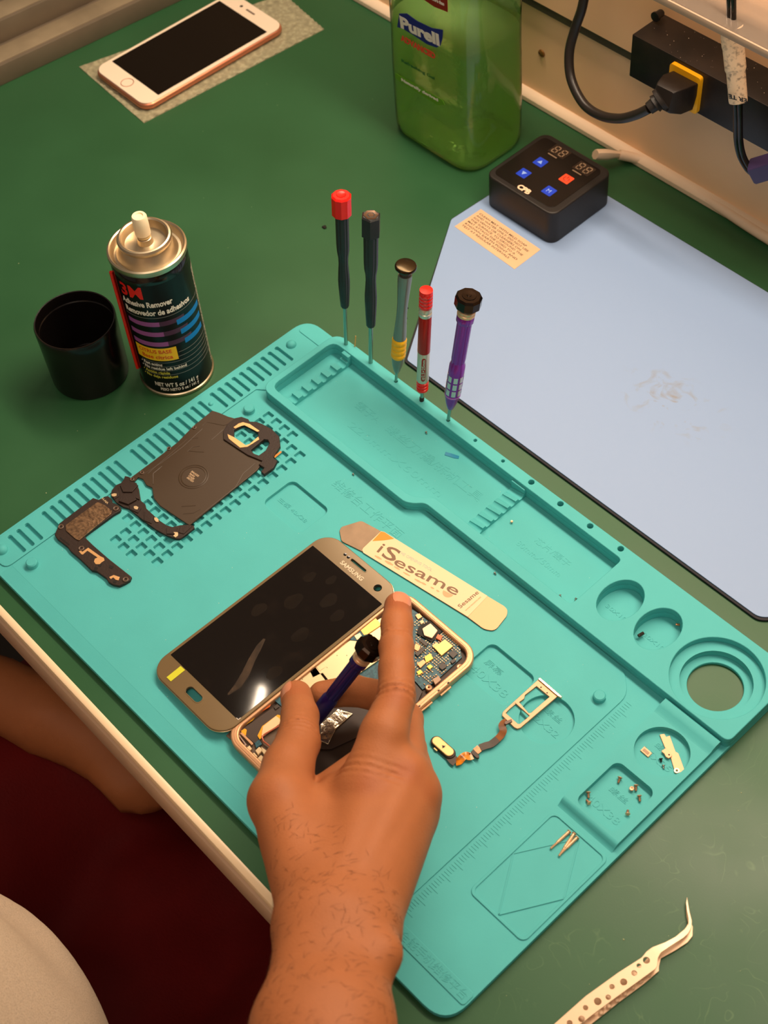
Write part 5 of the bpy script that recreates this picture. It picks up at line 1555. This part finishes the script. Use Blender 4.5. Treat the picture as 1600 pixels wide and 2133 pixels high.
ld = Matrix.Rotation(0, 3, 'Z') @ (axisM((1.7, 8.6, 104)).inverted() @ Vector((537, -475, 0)))
ang = math.atan2(ld.y, ld.x)
mb = MB(); vs = []; n = 14
for i in range(n + 1):
    a = ang - 0.36 + 0.72 * i / n
    e_ = 2.2 * (1 - math.sqrt(max(0, 1 - ((i / n) * 2 - 1) ** 2)))
    for r_ in (4.2, 4.34):
        for z in (23 + e_, 45 - e_): vs.append((r_ * math.cos(a), r_ * math.sin(a), z))
fs = []
for i in range(n):
    o = i * 4; q = o + 4
    fs += [(o + 2, q + 2, q + 3, o + 3), (o, q, q + 2, o + 2), (o + 1, o + 3, q + 3, q + 1)]
obj('red_plate', mb.add(vs, fs), m_ra, d4, local=True)
obj('lettering', wrapz('φ2.5×25mm', 3.0, ang + 0.22, 24.5, 19, 4.36, 0.02), m_sl, d4, 0, local=True)


def purple_driver(t):
    m_pu = mat('purple anodised metal', (138, 44, 160), 0.25, 0.4)
    m_sq = mat('bare silver squares', (200, 196, 196), 0.35, 0.6)
    obj('shaft', MB().lathe([(0.5, -4), (0.7, -2), (1.25, 2), (1.25, 14)], (0, 0, 0), 14), m_shaft, t, local=True)
    obj('nose', MB().lathe([(2.0, 12), (2.4, 12.6), (4.2, 19), (5.2, 24.6), (5.5, 26)], (0, 0, 0), 32), m_pu, t, local=True)
    obj('pink_ring', MB().lathe([(5.5, 25.6), (5.65, 26), (5.65, 26.6), (5.5, 27)], (0, 0, 0), 32, cap=False), mat('pink metal ring', (214, 110, 200), 0.25, 0.6), t, local=True)
    g = obj('grip', MB().lathe([(5.5, 26), (5.55, 47), (5.5, 54), (4.9, 56), (4.6, 58)], (0, 0, 0), 32), m_pu, t, local=True)
    for k in range(3):
        for j in range(8):
            a0 = 2 * PI * j / 8 + 0.2
            mb = MB(); vs = []
            for i in range(5):
                a = a0 + 0.5 * i / 4
                for r_ in (5.4, 5.66):
                    for z in (28.3 + 6.4 * k, 33.3 + 6.4 * k): vs.append((r_ * math.cos(a), r_ * math.sin(a), z))
            fs = []
            for i in range(4):
                o = i * 4; q = o + 4
                fs += [(o + 2, q + 2, q + 3, o + 3), (o, q, q + 2, o + 2), (o + 1, o + 3, q + 3, q + 1)]
            fs += [(0, 2, 3, 1), (16, 17, 19, 18)]
            obj('silver_square', mb.add(vs, fs), m_sq, g, local=True)
    obj('fluted_barrel', fluted([(4.6, 57), (4.9, 60), (5.0, 92), (5.2, 94)], 9, 0.09), m_pu, t, local=True)
    obj('collar', fluted([(5.0, 93), (5.9, 94.5), (5.9, 99), (5.6, 99.6)], 12, 0.05), m_pu, t, local=True)
    obj('silver_ring', MB().lathe([(5.5, 99.4), (6.0, 99.8), (6.0, 101.4), (5.6, 101.8), (5.6, 102.4), (6.1, 102.8), (6.1, 104.2), (5.6, 104.6)], (0, 0, 0), 32), m_scr, t, local=True)
    obj('swivel_neck', MB().lathe([(5.4, 104.4), (5.8, 105), (5.8, 108)], (0, 0, 0), 32), m_chip, t, local=True)
    mb = ngon(MB(), 8.9, 106.8, 116, 10, 1.4)
    mb.lathe([(4.8, 115.8), (4.6, 116.4), (1.6, 116.2), (1.2, 116.6), (0.05, 116.6)], (0, 0, 0), 24)
    obj('swivel_cap', mb, mat('black nickel cap', (44, 34, 28), 0.18, 0.85), t, 20, local=True)


loc, e = stand(hs[4][0], hs[4][1], ZT, (7.8, 16.2, 117), 117)
d5 = thing('screwdriver', 'purple metal screwdriver with silver squares and a black swivel cap standing in the mat', 'screwdriver', loc, rot=e, group=GD)
purple_driver(d5)

# the same kind held in the hand over the phone
HA = Vector(at(702, 1437, 50)); HB_ = Vector(at(770, 1350, 84))
hd = (HB_ - HA).normalized()
tipP = HA + hd * ((9.6 - HA.z) / hd.z)
held = dup(d5, loc=tuple(HB_ - hd * 0.86 * 112), rot=axisM(hd, 0.7).to_euler(), label='dark purple screwdriver with a black cap held by the hand over the open phone')
held.name = 'held_screwdriver'
if 'group' in held: del held['group']
for c in held.children:      # this one is slimmer and darker, without the squares showing
    if c.name.startswith('grip'):
        for g in list(c.children): bpy.data.objects.remove(g)
mdk = mat('dark indigo metal', (44, 26, 104), 0.32, 0.35)
for c in held.children:
    if c.name.split('.')[0] in ('grip', 'fluted_barrel', 'collar', 'nose'):
        c.data = c.data.copy(); c.data.materials[0] = mdk
held.scale = (0.92, 0.92, 0.86)

# thin bristle standing in the tray rim
br = MB().tube([at(739, 722, 13.3), at(741, 700, 13.3 + 9)], 0.45, 6)
tag(obj('wood_splinter', br, mat('straw coloured wood', (200, 160, 90), 0.6)), 'thin straw coloured splinter standing on the tray rim beside the first screwdriver', 'splinter')

# ================================================================== TWEEZERS
tw = thing('tweezers', 'long peach metal tweezers with bent fine tips and round holes, on the bench', 'tweezers', tuple(at(1300, 2030, 0)))
m_tw = mat('peach coated steel', (236, 200, 166), 0.36, 0.25, spec=0.5, bump=0.02, bscale=400)
z8 = lambda pts, z: [at2(820 + a / 2.051, 1380 + b / 2.051, z) for a, b in pts]
topo = [(1257, 988), (1262, 1020), (1268, 1055), (1277, 1092), (1276, 1120), (1262, 1150), (1240, 1172), (1195, 1203), (1142, 1240), (1130, 1262), (1127, 1296), (1120, 1308), (1060, 1352), (960, 1424), (850, 1505), (700, 1625), (500, 1790),
        (440, 1740), (640, 1585), (820, 1425), (960, 1324), (1060, 1260), (1080, 1235), (1105, 1216), (1160, 1194), (1205, 1168), (1245, 1132), (1262, 1108), (1262, 1082), (1256, 1050), (1252, 1015)]
hl = [(1080, 1272, 15), (1048, 1295, 10), (1028, 1327, 12), (983, 1365, 15), (933, 1385, 11), (917, 1430, 11), (872, 1448, 16), (820, 1475, 11), (803, 1523, 16), (752, 1540, 12), (700, 1588, 15), (640, 1640, 12)]
ZA = 7.0
loops = [rpoly(z8(topo, ZA), 0.4, 2)]
k_ = 1 / 2.051 / 4.0
for a, b, r in hl:
    x, y = z8([(a, b)], ZA)[0]
    loops.append(circ(x, y, r * k_ * 1.0, 20))
mb = layer(loops, ZA - 1.0, ZA, 0.2)
tipw = Vector(z8([(1262, 1100)], ZA)[0])
# bend the tip end down to the bench
tip0 = Vector(z8([(1257, 988)], ZA)[0]); tdir = (Vector(z8([(1130, 1230)], ZA)[0]) - tip0)
Lt = tdir.length; tdir.normalize()


def drop(p, top):
    s = max(0, min(1, (Vector((p[0], p[1])) - tip0).dot(tdir) / Lt))
    f = s * s * (3 - 2 * s)
    zc = ZA if top else 1.6
    return (p[0], p[1], p[2] - zc + (zc * f + (2.9 if top else 1.5) * (1 - f)))


mb.v = [drop(p, True) for p in mb.v]
obj('upper_arm', mb, m_tw, tw, 30)
boto = [(1250, 1030), (1254, 1035), (1259, 1072), (1268, 1108), (1279, 1128), (1278, 1168), (1256, 1196), (1200, 1232), (1142, 1264), (1134, 1300), (1134, 1318), (1068, 1374), (962, 1452), (846, 1544), (700, 1660), (510, 1810),
        (450, 1760), (640, 1600), (820, 1450), (960, 1350), (1060, 1290), (1100, 1245), (1180, 1205), (1235, 1160), (1258, 1112), (1252, 1085), (1249, 1050)]
mb = layer([rpoly(z8(boto, 1.6), 0.4, 2)], 0.6, 1.6, 0.2)
mb.v = [drop(p, False) for p in mb.v]
obj('lower_arm', mb, m_tw, tw, 30)
nb_ = MB()
for k in range(7):
    a, b = 1090 - 34 * k, 1332 + 27 * k
    x, y = z8([(a, b)], 3)[0]
    nb_ = MB().lathe([(1.4, 1.4), (1.4, 3.0), (0.9, 3.4), (0.02, 3.4)], (x, y, 0), 12)
    obj('grip_nub', nb_, m_tw, tw)
x, y = z8([(482, 1764)], 3)[0]
obj('joint', MB().box((x, y, 3.9), (9, 9.5, 6.2), rz=math.atan2(tdir.y, tdir.x), ch=0.8), m_tw, tw)

# ================================================================== THE PERSON


def sdf_mesh(cells_fn, lo, hi, h):
    """surface-nets skin of a distance function sampled on a grid (mm)"""
    lo = np.array(lo, float); hi = np.array(hi, float)
    n = np.ceil((hi - lo) / h).astype(int) + 1
    X = lo[0] + np.arange(n[0]) * h; Y = lo[1] + np.arange(n[1]) * h; Z = lo[2] + np.arange(n[2]) * h
    gx, gy, gz = np.meshgrid(X, Y, Z, indexing='ij')
    D = cells_fn(gx.astype(np.float32), gy.astype(np.float32), gz.astype(np.float32))
    ins = D < 0
    c = np.stack([ins[i:n[0] - 1 + i, j:n[1] - 1 + j, k:n[2] - 1 + k] for i in (0, 1) for j in (0, 1) for k in (0, 1)])
    s_ = c.sum(0)
    act = (s_ > 0) & (s_ < 8)
    idx = -np.ones(act.shape, int)
    cells = np.argwhere(act)
    idx[act] = np.arange(len(cells))
    acc = np.zeros((len(cells), 3)); cn = np.zeros(len(cells))
    co = [(i, j, k) for i in (0, 1) for j in (0, 1) for k in (0, 1)]
    for a in range(8):
        for b2 in range(a + 1, 8):
            A_, B_ = co[a], co[b2]
            if sum(abs(A_[q] - B_[q]) for q in range(3)) != 1: continue
            da = D[cells[:, 0] + A_[0], cells[:, 1] + A_[1], cells[:, 2] + A_[2]]
            db = D[cells[:, 0] + B_[0], cells[:, 1] + B_[1], cells[:, 2] + B_[2]]
            m = (da < 0) != (db < 0)
            t = np.where(m, da / np.where(m, da - db, 1), 0)
            for q in range(3):
                acc[:, q] += np.where(m, A_[q] + t * (B_[q] - A_[q]), 0)
            cn += m
    V = lo + (cells + acc / cn[:, None]) * h
    F = []
    for ax in range(3):
        o1, o2 = [(1, 2), (2, 0), (0, 1)][ax]
        sl0 = [slice(None)] * 3; sl1 = [slice(None)] * 3
        sl0[ax] = slice(0, -1); sl1[ax] = slice(1, None)
        a_, b_ = ins[tuple(sl0)], ins[tuple(sl1)]
        e = np.argwhere(a_ != b_)
        e = e[(e[:, o1] > 0) & (e[:, o2] > 0) & (e[:, o1] < n[o1] - 1) & (e[:, o2] < n[o2] - 1)]
        flip = a_[e[:, 0], e[:, 1], e[:, 2]]
        q = []
        for d1_, d2_ in ((0, 0), (1, 0), (1, 1), (0, 1)):
            cc = e.copy(); cc[:, o1] -= d1_; cc[:, o2] -= d2_
            q.append(idx[cc[:, 0], cc[:, 1], cc[:, 2]])
        q = np.stack(q, 1)
        ok = (q >= 0).all(1)
        q = q[ok]; flip = flip[ok]
        q[~flip] = q[~flip][:, ::-1]
        F.append(q)
    F = np.concatenate(F)
    return V, F


def rcone(X, Y, Z, a, b, r1, r2):
    a = np.array(a, np.float32); b = np.array(b, np.float32)
    ba = b - a; l2 = float(ba @ ba) + 1e-9
    t = np.clip(((X - a[0]) * ba[0] + (Y - a[1]) * ba[1] + (Z - a[2]) * ba[2]) / l2, 0, 1)
    dx, dy_, dz = X - a[0] - ba[0] * t, Y - a[1] - ba[1] * t, Z - a[2] - ba[2] * t
    return np.sqrt(dx * dx + dy_ * dy_ + dz * dz) - (r1 + (r2 - r1) * t)


def smin(a, b, k):
    h_ = np.clip(0.5 + 0.5 * (b - a) / k, 0, 1)
    return b + (a - b) * h_ - k * h_ * (1 - h_)


def smax(a, b, k):
    return -smin(-a, -b, k)


J = lambda px, py, z: at(px, py, z)


def chain(X, Y, Z, pts, k=3.0):
    d = None
    for (a, r1), (b, r2) in zip(pts[:-1], pts[1:]):
        s_ = rcone(X, Y, Z, a, b, r1, r2)
        d = s_ if d is None else smin(d, s_, k)
    return d


IDX = [(J(762, 1645, 89), 15), (J(800, 1530, 95), 13.0), (J(826, 1450, 96), 10.6), (J(826, 1395, 94), 9.7), (J(826, 1345, 91), 9.7), (J(827, 1300, 87), 8.9), (J(829, 1262, 82), 8.1)]
MID = [(J(842, 1612, 84), 13.5), (J(842, 1500, 60), 10.6), (J(800, 1452, 45), 9.6), (J(735, 1438, 35), 9.2), (J(672, 1448, 33), 8.6)]
RIN = [(J(872, 1655, 76), 12), (J(850, 1560, 50), 10.2), (J(815, 1525, 34), 9.0), (J(785, 1540, 26), 8.2)]
PIN = [(J(866, 1705, 66), 11), (J(860, 1640, 42), 9.6), (J(835, 1600, 30), 8.6), (J(800, 1600, 24), 8.0)]
THU = [(J(583, 1668, 88), 16.6), (J(600, 1597, 78), 14.0), (J(621, 1545, 70), 12.5), (J(625, 1492, 58), 10.6), (J(618, 1449, 50), 9.1)]
ELB = np.array([590., -210., 205.]); SHO = np.array([440., -330., 400.])


def hand_sdf(X, Y, Z):
    R = lambda a, r1, b, r2: rcone(X, Y, Z, a, b, r1, r2)
    # forearm: two bones side by side
    fa = smin(R(J(655, 1950, 114), 18.5, J(628, 2150, 134), 20), R(J(738, 1955, 112), 18.5, J(712, 2150, 132), 21), 16)
    fa = smin(fa, R(J(628, 2150, 134), 20, ELB + [-12, 8, 0], 34), 18)
    fa = smin(fa, R(J(712, 2150, 132), 21, ELB + [8, -6, 0], 36), 18)
    pal = smin(R(J(684, 1925, 110), 17, J(766, 1640, 84), 14), R(J(708, 1925, 108), 17, J(842, 1612, 84), 13.5), 12)
    pal = smin(pal, R(J(732, 1930, 107), 17, J(870, 1655, 76), 12.4), 12)
    pal = smin(pal, R(J(750, 1935, 104), 17.5, J(864, 1705, 66), 11.6), 12)
    th = R(J(652, 1905, 106), 17.5, J(585, 1668, 88), 16.2)
    d = smin(pal, th, 14)
    d = smin(d, R(J(640, 1760, 84), 16, J(712, 1655, 74), 12), 14)          # web between thumb and forefinger
    d = smin(d, R(J(690, 1800, 84), 18, J(800, 1700, 70), 14), 12)           # palm side
    d = smin(d, R(J(690, 1650, 62), 12, J(780, 1590, 52), 13), 9)
    d = smin(d, fa, 16)
    # wrist bone and knuckle bumps
    for c, r, k in ((J(800, 1985, 124), 8, 12), (J(768, 1635, 92), 10, 8), (J(846, 1608, 90), 9, 8), (J(874, 1652, 82), 8, 8), (J(868, 1702, 72), 7, 8), (J(572, 1665, 94), 9, 10)):
        d = smin(d, np.sqrt((X - c[0]) ** 2 + (Y - c[1]) ** 2 + (Z - c[2]) ** 2) - r, k)
    # tendons on the back of the hand
    for a, b in ((J(690, 1900, 126), J(764, 1660, 97)), (J(715, 1895, 125), J(838, 1640, 96)), (J(738, 1900, 123), J(866, 1680, 87))):
        d = smin(d, rcone(X, Y, Z, a, b, 2.0, 2.6), 7)
    d = smin(d, chain(X, Y, Z, IDX), 8)
    d = smin(d, chain(X, Y, Z, THU), 5)
    mid = chain(X, Y, Z, MID); rin = chain(X, Y, Z, RIN); pin = chain(X, Y, Z, PIN)
    d = smin(d, mid, 2.2)
    d = smin(d, rin, 2.0)
    d = smin(d, pin, 2.0)
    # creases at the joints
    def crease(p, q, r_, amp, lam, n_):
        nonlocal d
        c = np.array(p); t = np.array(q) - c; t = t / np.linalg.norm(t)
        s_ = (X - c[0]) * t[0] + (Y - c[1]) * t[1] + (Z - c[2]) * t[2]
        dist = np.sqrt(np.maximum(0, (X - c[0]) ** 2 + (Y - c[1]) ** 2 + (Z - c[2]) ** 2 - s_ ** 2))
        w = np.exp(-(s_ / n_) ** 2) * np.clip((r_ * 1.6 - dist) / (r_ * .4), 0, 1) * np.clip((Z - c[2] + 4) / 5, 0, 1)
        d = d + amp * w * (0.5 + 0.5 * np.cos(s_ * 2 * PI / lam + 0.6 * np.sin(dist)))
    crease(J(827, 1452, 96), J(827, 1400, 94), 12, 2.0, 3.9, 5.0)
    crease(J(827, 1335, 90), J(827, 1300, 87), 11, 1.5, 3.6, 3.4)
    crease(J(618, 1538, 69), J(624, 1492, 59), 13, 1.6, 4.0, 8)
    crease(J(775, 1622, 90), J(800, 1540, 91), 15, 1.1, 4.2, 6)
    # shallow furrow beside each knuckle
    return d


lo = np.minimum.reduce([p for p, r in IDX + MID + RIN + PIN + THU]) - 22
hi = np.maximum.reduce([p for p, r in IDX + MID + RIN + PIN + THU]) + 22
cut = J(690, 2060, 124)
lo2 = np.array([236, -150, 10.0]); hi2 = np.array([530, 186, 196.0])
V1, F1 = sdf_mesh(hand_sdf, lo2, hi2, 1.35)


def lap_sdf(X, Y, Z):
    """upper arm, left forearm with its loosely closed hand, legs"""
    R = lambda a, r1, b, r2: rcone(X, Y, Z, a, b, r1, r2)
    d = smin(R(J(670, 2100, 128), 21, ELB, 35), R(ELB, 37, SHO, 48), 16)
    # left forearm resting in the lap, hand near the bench edge
    w = J(105, 1488, -150)
    d = np.minimum(d, R(J(-560, 1240, -140), 40, w, 27))
    hb_ = J(228, 1545, -155)
    pl_ = smin(R(w, 26, hb_ + [0, 12, 0], 19), R(w + [0, -6, 0], 24, hb_ + [2, -10, -6], 20), 12)
    for k, (oy, L_) in enumerate(((22, 40), (8, 46), (-5, 44), (-16, 34))):
        a = hb_ + [4, oy, -2 - 2 * k]; b = a + [L_ * .7, -3, -4]; c = b + [L_ * .3, 4, -L_ * .4]; e_ = c + [-14, 4, -12]
        f = smin(R(a, 11.5, b, 10.0), smin(R(b, 10.5, c, 9.5), R(c, 9.3, e_, 8.4), 3), 3)
        pl_ = smin(pl_, f, 5)
    th = smin(R(w + [14, 20, 4], 15, w + [46, 40, 0], 11.5), R(w + [46, 40, 0], 11.5, w + [74, 36, -8], 9.5), 3)
    pl_ = smin(pl_, th, 6)
    d = smin(d, pl_, 12)
    # torso, hips, thighs and shins (mostly clothed)
    tor = smin(R(np.array([190., -330., 330.]), 95, np.array([200., -350., -120.]), 118), R(np.array([60., -330., 360.]), 60, np.array([380., -330., 370.]), 60), 40)
    d = smin(d, tor, 26)
    for x0, x1 in ((70, 20), (330, 360)):
        leg = smin(R(np.array([x0, -300., -260.]), 92, np.array([x1, 120., -262.]), 66), R(np.array([x1, 120., -262.]), 64, np.array([x1, 110., -700.]), 44), 30)
        d = smin(d, leg, 20)
    return d


V2, F2 = sdf_mesh(lap_sdf, (-250, -480, -752), (640, 200, 470), 11.0)
me = bpy.data.meshes.new('body')
keep = V1[:, 1] > -1e9
VV = np.concatenate([V1, V2]) * S
FF = np.concatenate([F1, F2 + len(V1)])
me.from_pydata(VV.tolist(), [], FF.tolist())
me.polygons.foreach_set('use_smooth', [True] * len(me.polygons))
m_skin = mat('warm tan skin', (166, 101, 61), 0.56, sss=0.03, spec=0.35, var=0.05, vscale=45, bump=0.16, bscale=900)
me.materials.append(m_skin)
# even out the tone of the skin: redder knuckles and joints
nt = m_skin.node_tree; b = nt.nodes['Principled BSDF']
old = b.inputs['Base Color'].links[0].from_socket
geo = nt.nodes.new('ShaderNodeNewGeometry')
prev = old
for c, r, w in ((J(770, 1640, 100), 16, .5), (J(846, 1610, 98), 13, .5), (J(878, 1655, 86), 13, .5), (J(827, 1452, 105), 13, .35), (J(829, 1262, 88), 14, .6), (J(617, 1455, 56), 13, .55), (J(566, 1668, 100), 14, .3)):
    vm = nt.nodes.new('ShaderNodeVectorMath'); vm.operation = 'DISTANCE'
    nt.links.new(geo.outputs['Position'], vm.inputs[0]); vm.inputs[1].default_value = tuple(c * S)
    mr = nt.nodes.new('ShaderNodeMapRange'); mr.interpolation_type = 'SMOOTHSTEP'
    mr.inputs['From Min'].default_value = 0; mr.inputs['From Max'].default_value = r * S
    mr.inputs['To Min'].default_value = w; mr.inputs['To Max'].default_value = 0
    nt.links.new(vm.outputs['Value'], mr.inputs['Value'])
    mx = nt.nodes.new('ShaderNodeMixRGB'); mx.inputs['Color2'].default_value = (*lin((152, 74, 42)), 1)
    nt.links.new(mr.outputs['Result'], mx.inputs['Fac']); nt.links.new(prev, mx.inputs['Color1'])
    prev = mx.outputs['Color']
nt.links.new(prev, b.inputs['Base Color'])
person = thing('person', 'seated person in grey shirt and dark red shorts, right hand holding a purple screwdriver', 'person', (190, -330, -750))
ORG['person'] = (0, 0, 0)
pb = bpy.data.objects.new('body', me)
link(pb, person)
pb.matrix_parent_inverse = Matrix.Translation(-Vector((190, -330, -750)) * S)


def pobj(o):
    o.matrix_parent_inverse = Matrix.Translation(-Vector((190, -330, -750)) * S)
    return o


ORG['person'] = (0, 0, 0)

# nails
m_nail = mat('pink fingernail', (206, 134, 102), 0.28, spec=0.55)


def nail(c, prev_, r, turn, length, wid, name='fingernail'):
    c = Vector(c); ax = (c - Vector(prev_)).normalized()
    upd = Vector((0, 0, 1)); upd = (upd - ax * upd.dot(ax)).normalized()
    sd = ax.cross(upd)
    mb = MB(); vs = []; nu, nv = 12, 12
    for side in (0, 1):
        for i in range(nu + 1):
            u = -length * .45 + length * i / nu
            edge = 1 - 0.25 * abs(2 * i / nu - 1) ** 3
            rr_ = math.sqrt(max((r * 0.5) ** 2, r * r - max(0, u) ** 2)) + (0.25 if side else -0.6)
            for j in range(nv + 1):
                a = turn + wid * edge * (j / nv - .5)
                vs.append(c + ax * u + (upd * math.cos(a) + sd * math.sin(a)) * rr_)
    M_ = (nu + 1) * (nv + 1)
    fs = []
    for i in range(nu):
        for j in range(nv):
            a = i * (nv + 1) + j
            fs.append((M_ + a, M_ + a + nv + 1, M_ + a + nv + 2, M_ + a + 1))
    for i in range(nu):
        a = i * (nv + 1); fs.append((a, a + nv + 1, M_ + a + nv + 1, M_ + a)); a += nv; fs.append((a, M_ + a, M_ + a + nv + 1, a + nv + 1))
    for j in range(nv):
        a = j; fs.append((a, M_ + a, M_ + a + 1, a + 1)); a = nu * (nv + 1) + j; fs.append((a, a + 1, M_ + a + 1, M_ + a))
    mb.add(vs, fs)
    return pobj(obj(name, mb, m_nail, person, 60, org=(0, 0, 0)))


nail(IDX[-1][0], IDX[-3][0], 8.3, 0.45, 13, 1.5)
nail(THU[-1][0], THU[-2][0], 9.4, -0.95, 13, 1.5)

# short dark hairs on the forearm and wrist
hair = MB()
rh_ = np.random.RandomState(3)
sel = np.where((V1[:, 1] < 8) & (V1[:, 2] > 108) & (V1[:, 1] > -116))[0]
nrmv = np.zeros_like(V1)
fn = np.cross(V1[F1[:, 1]] - V1[F1[:, 0]], V1[F1[:, 2]] - V1[F1[:, 0]])
for k in range(4): np.add.at(nrmv, F1[:, k], fn)
nrmv /= np.linalg.norm(nrmv, axis=1, keepdims=True) + 1e-9
if np.mean((nrmv * (V1 - V1.mean(0))).sum(1)) < 0: nrmv = -nrmv
armdir = (J(690, 2100, 130) - J(697, 1950, 118)); armdir /= np.linalg.norm(armdir)
latd = np.cross(armdir, [0, 0, 1])
for i in rh_.choice(sel, min(900, len(sel)), replace=False):
    p, nn_ = V1[i], nrmv[i]
    if nn_[2] < 0.0: continue
    f = -armdir * 0.2 + latd * rh_.uniform(-1.1, 0.2) + rh_.normal(0, .25, 3)
    f -= nn_ * (f @ nn_); f /= np.linalg.norm(f) + 1e-9
    L_ = rh_.uniform(3, 6.5)
    hair.tube([p - nn_ * 0.1, p + f * L_ * .5 + nn_ * 0.55, p + f * L_ + nn_ * 0.35], [0.07, 0.055, 0.02], 3, cap=False)
ho = obj('arm_hair', hair, mat('dark arm hair', (66, 34, 18), 0.6), person, 0, org=(0, 0, 0))
pobj(tag(ho, kind='stuff'))


# clothing
def shirt_sdf(X, Y, Z):
    R = lambda a, r1, b, r2: rcone(X, Y, Z, a, b, r1, r2)
    A_ = np.array
    d = smin(R(A_([190., -330., 320.]), 104, A_([244., -284., -64.]), 166), R(A_([60., -330., 360.]), 76, A_([390., -330., 372.]), 74), 40)
    d = smin(d, R(SHO, 62, SHO * .45 + ELB * .55, 52), 20)
    w_ = 3.0 * np.sin(X / 26 + Z / 40 + 2 * np.sin(Z / 60)) + 2.2 * np.sin(Z / 17 + X / 33)
    d = d + w_
    return smax(d, -(Z + 168), 6)


V3, F3 = sdf_mesh(shirt_sdf, (-120, -520, -190), (600, -50, 480), 7.0)
m_shirt = mat('heather grey jersey', (200, 180, 158), 0.85, rgb2=(166, 148, 130), vscale=1300, thr=(0.42, 0.75), bump=0.35, bscale=900, spec=0.2)
mb = MB().add(V3.tolist(), [tuple(q) for q in F3.tolist()])
pobj(obj('grey_shirt', mb, m_shirt, person, 80, org=(0, 0, 0)))


def shorts_sdf(X, Y, Z):
    R = lambda a, r1, b, r2: rcone(X, Y, Z, a, b, r1, r2)
    A_ = np.array
    d = None
    for x0, x1 in ((70, 20), (330, 360)):
        leg = R(A_([x0, -300., -250.]), 112, A_([x1, 70., -262.]), 90)
        d = leg if d is None else smin(d, leg, 60)
    d = smin(d, R(A_([60., -340., -240.]), 120, A_([350., -340., -240.]), 120), 40)
    d = smin(d, R(A_([200., -260., -270.]), 90, A_([200., 20., -290.]), 70), 50)
    d = d + 5.0 * np.sin((X * .8 + Y * .45) / 22 + 1.6 * np.sin(Y / 70)) * np.exp(-((Y + 100) / 260) ** 2) + 3 * np.sin(X / 15 - Y / 40)
    return smax(d, Y - 92, 6)


V4, F4 = sdf_mesh(shorts_sdf, (-160, -500, -420), (520, 110, -110), 8.0)
mb = MB().add(V4.tolist(), [tuple(q) for q in F4.tolist()])
pobj(obj('dark_red_shorts', mb, mat('dark red cloth', (104, 14, 14), 0.7, var=0.10, vscale=30, bump=0.3, bscale=500, spec=0.25), person, 80, org=(0, 0, 0)))
